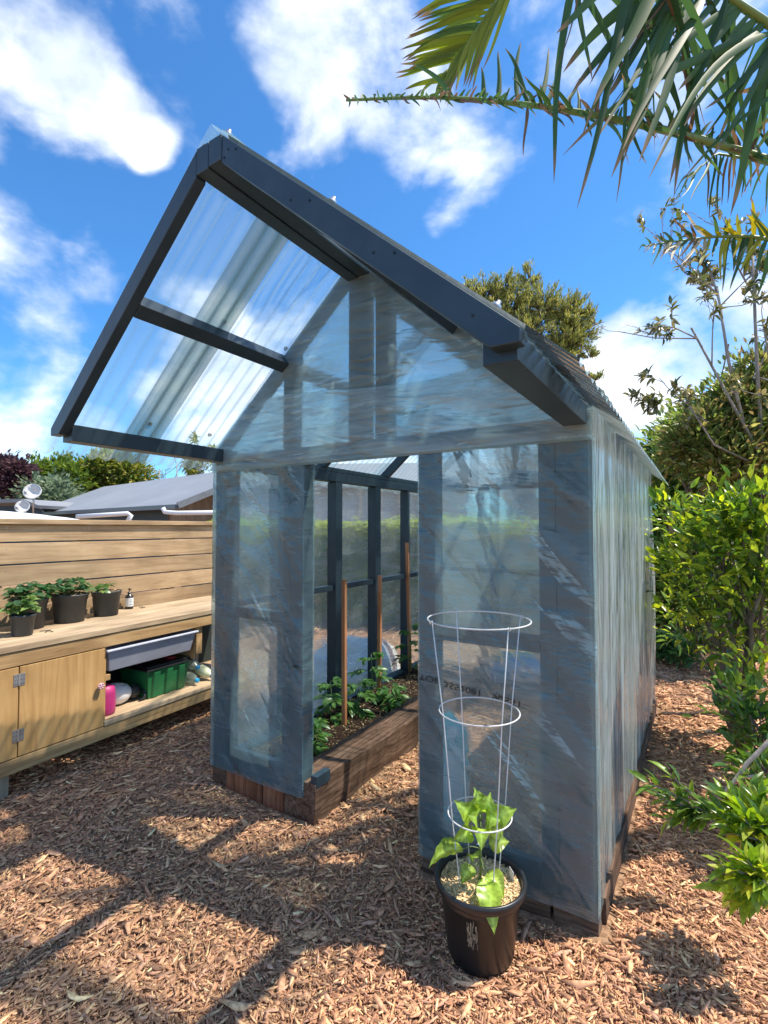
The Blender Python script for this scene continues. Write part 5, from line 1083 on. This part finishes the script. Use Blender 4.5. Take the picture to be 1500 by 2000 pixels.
# main frond along the sky
bl1 = []
ctrl1 = [(676, 196, 2.55), (760, 192, 2.5), (860, 190, 2.45), (960, 197, 2.4), (1060, 208, 2.35), (1160, 225, 2.3), (1260, 245, 2.25), (1360, 270, 2.2), (1480, 305, 2.15), (1640, 360, 2.1)]
for i in range(92):
    t = i / 92 * .97 + .01; x = 676 + 964 * t; y = interp([c[:2] for c in ctrl1], t)[1]
    ln = (16 + 40 * t * rnd.uniform(.5, 1.3)) if t < .42 else rnd.uniform(40, 120)
    bl1.append((t, (x - ln * rnd.uniform(.5, 1.1), y - ln * rnd.uniform(.35, .95)), 2.45 - .4 * t + rnd.uniform(-.12, .12), .006 + .004 * t, rnd.choice([DG, MG_, BRN]), rnd.uniform(-.8, .8)))
    if i % 2 == 0:
        ln = 12 + 22 * t + (rnd.uniform(20, 130) if t > .4 and rnd.random() < .45 else 0)
        bl1.append((t, (x - ln * rnd.uniform(-.1, .7), y + ln * rnd.uniform(.4, .9)), 2.45 - .4 * t + rnd.uniform(-.15, .1), .005 + .004 * t, rnd.choice([DG, MG_, BRN]), rnd.uniform(-.8, .8)))
for x0, (x1, y1) in ((920, (800, 102)), (1080, (985, 75)), (1050, (1015, 60)), (1012, (975, 90)), (985, (940, 130)), (1100, (1075, 85)), (1110, (1100, 120)), (1150, (1130, 165))):
    t = (x0 - 676) / 964; bl1.append((t, (x1, y1), 2.4, .011, DG, .4))
frond('long frond reaching left across the sky with short torn leaflets', ctrl1, .020, bl1)
# fan at the top, sun through its blades painted as yellow green
bl2 = []; ctrl2 = [(868, 150, 2.9), (905, 95, 2.85), (940, 45, 2.8), (985, -20, 2.75), (1050, -110, 2.7)]
for i in range(26):
    t = i / 25; p = interp([c[:2] for c in ctrl2], t * .9); tip = (775 + 12 * math.sin(i) + 55 * (1 - t) * 0 + t * 40, 172 - t * 160 + rnd.uniform(-8, 8)) if t > .12 else (790 + 30 * i, 175)
    bl2.append((t * .9, tip, 2.85, .0125, rnd.choice([YG, (.14, .20, .03), MG_]), rnd.uniform(-.3, .3)))
    tip2 = (845 + 100 * t + rnd.uniform(-12, 12), 190 - 60 * t + rnd.uniform(-8, 12) ); bl2.append((t * .9, tip2, 2.8, .0125, rnd.choice([YG, (.16, .23, .03), (.26, .30, .04)]), rnd.uniform(-.3, .3)))
frond('frond in painted backlit yellow green fanning down from the top edge', ctrl2, .012, bl2)
# big drooping blades from the crown
bl3 = []; ctrl3 = [(1030, -60, 2.2), (1150, -80, 2.1), (1280, -60, 2.05), (1400, -20, 2.0), (1520, 60, 1.95), (1700, 200, 1.9)]
tips = [(1140, 240), (1165, 200), (1100, 110), (1120, 190), (1185, 320), (1210, 300), (1225, 240), (1265, 200), (1300, 345), (1312, 375), (1180, 160), (1150, 130), (1230, 150), (1085, 50), (1205, 120), (1340, 230), (1290, 240), (1375, 215), (1400, 260), (1420, 380), (1440, 340), (1385, 300), (1460, 290), (1480, 250), (1325, 170), (1350, 120), (1440, 180), (1250, 300)]
for i, tp in enumerate(tips):
    t = min(.95, max(.05, (tp[0] + 150 + rnd.uniform(-20, 80) - 1030) / 670)); bl3.append((t, tp, 2.1 + rnd.uniform(-.1, .15), rnd.uniform(.014, .026), rnd.choice([DG, DG, MG_, (.06, .13, .05)]), rnd.uniform(-.5, .5)))
for i in range(26): x = rnd.uniform(1080, 1490); bl3.append((rnd.uniform(.1, .95), (x + rnd.uniform(-30, 30), rnd.uniform(120, 390)), 2.15 + rnd.uniform(-.1, .2), rnd.uniform(.010, .018), rnd.choice([DG, DG, MG_]), rnd.uniform(-.6, .6)))
for i in range(14): x = rnd.uniform(1080, 1480); bl3.append((rnd.uniform(.1, .8), (x, rnd.uniform(60, 260)), 2.15, rnd.uniform(.003, .006), rnd.choice([BRN, DG]), 0))
frond('wide dark frond with long blades drooping at the top right corner', ctrl3, .022, bl3)
bl4 = []; ctrl4 = [(1262, 480, 2.7), (1330, 470, 2.6), (1400, 462, 2.5), (1470, 462, 2.4), (1560, 480, 2.3)]
for i in range(64):
    t = i / 64; x = 1262 + 298 * t; s = rnd.choice((-1, 1, 1)); ln = 26 + 100 * t * rnd.uniform(.6, 1.2); c = rnd.choice([BRN, (.45, .40, .28), MG_]) if t < .45 else rnd.choice([(.45, .38, .04), (.32, .32, .04), MG_, DG])  # yellows towards the base stand in for sun shining through the blades
    bl4.append((t, (x - ln * rnd.uniform(.2, .9) * (1 if t < .5 else .6), 474 + s * ln * rnd.uniform(.3, .95)), 2.6 - .3 * t, .005 + .008 * t, c, rnd.uniform(-.5, .5)))
frond('ragged frond with painted yellow backlight at the right edge of the photo', ctrl4, .012, bl4)
bl5 = []; ctrl5 = [(1340, 350, 2.5), (1400, 300, 2.4), (1460, 310, 2.3), (1540, 330, 2.2)]
for i in range(22):
    t = i / 22; x = 1340 + 200 * t; bl5.append((t, (x - rnd.uniform(-5, 45), 330 + rnd.uniform(20, 90)), 2.4, .006, rnd.choice([DG, MG_, BRN]), rnd.uniform(-.5, .5)))
frond('small ragged frond hanging below the long frond', ctrl5, .01, bl5)
bl6 = []; ctrl6 = [(1000, -110, 2.7), (1050, -110, 3.1), (1100, -110, 3.55), (1150, -110, 4.05), (1200, -110, 4.6), (1290, -130, 4.6), (1500, -200, 3.2)]  # unseen frond, placed and shaped to cast a shadow band on the mulch
for i in range(60):
    t = .02 + i / 62 * .66; p = interp(ctrl6, t); sg = rnd.choice((-1, 1)); bl6.append((t, (p[0] - 10 + sg * rnd.uniform(2, 9), p[1] + rnd.uniform(-8, 9)), p[2] - .12, .008, DG, rnd.uniform(-.8, .8)))
frond('unseen frond added above the frame for its shadow band', ctrl6, .03, bl6)
tb = PB; crown = at(1900, 60, 2.6) - PB
MB().tube([(0, 0, -.1), (0, 0, 1.2), tuple(crown * .7 + np.array([0, 0, .2])), tuple(crown)], [.14, .12, .11, .10], 16).build('trunk', BARK, palm, True)
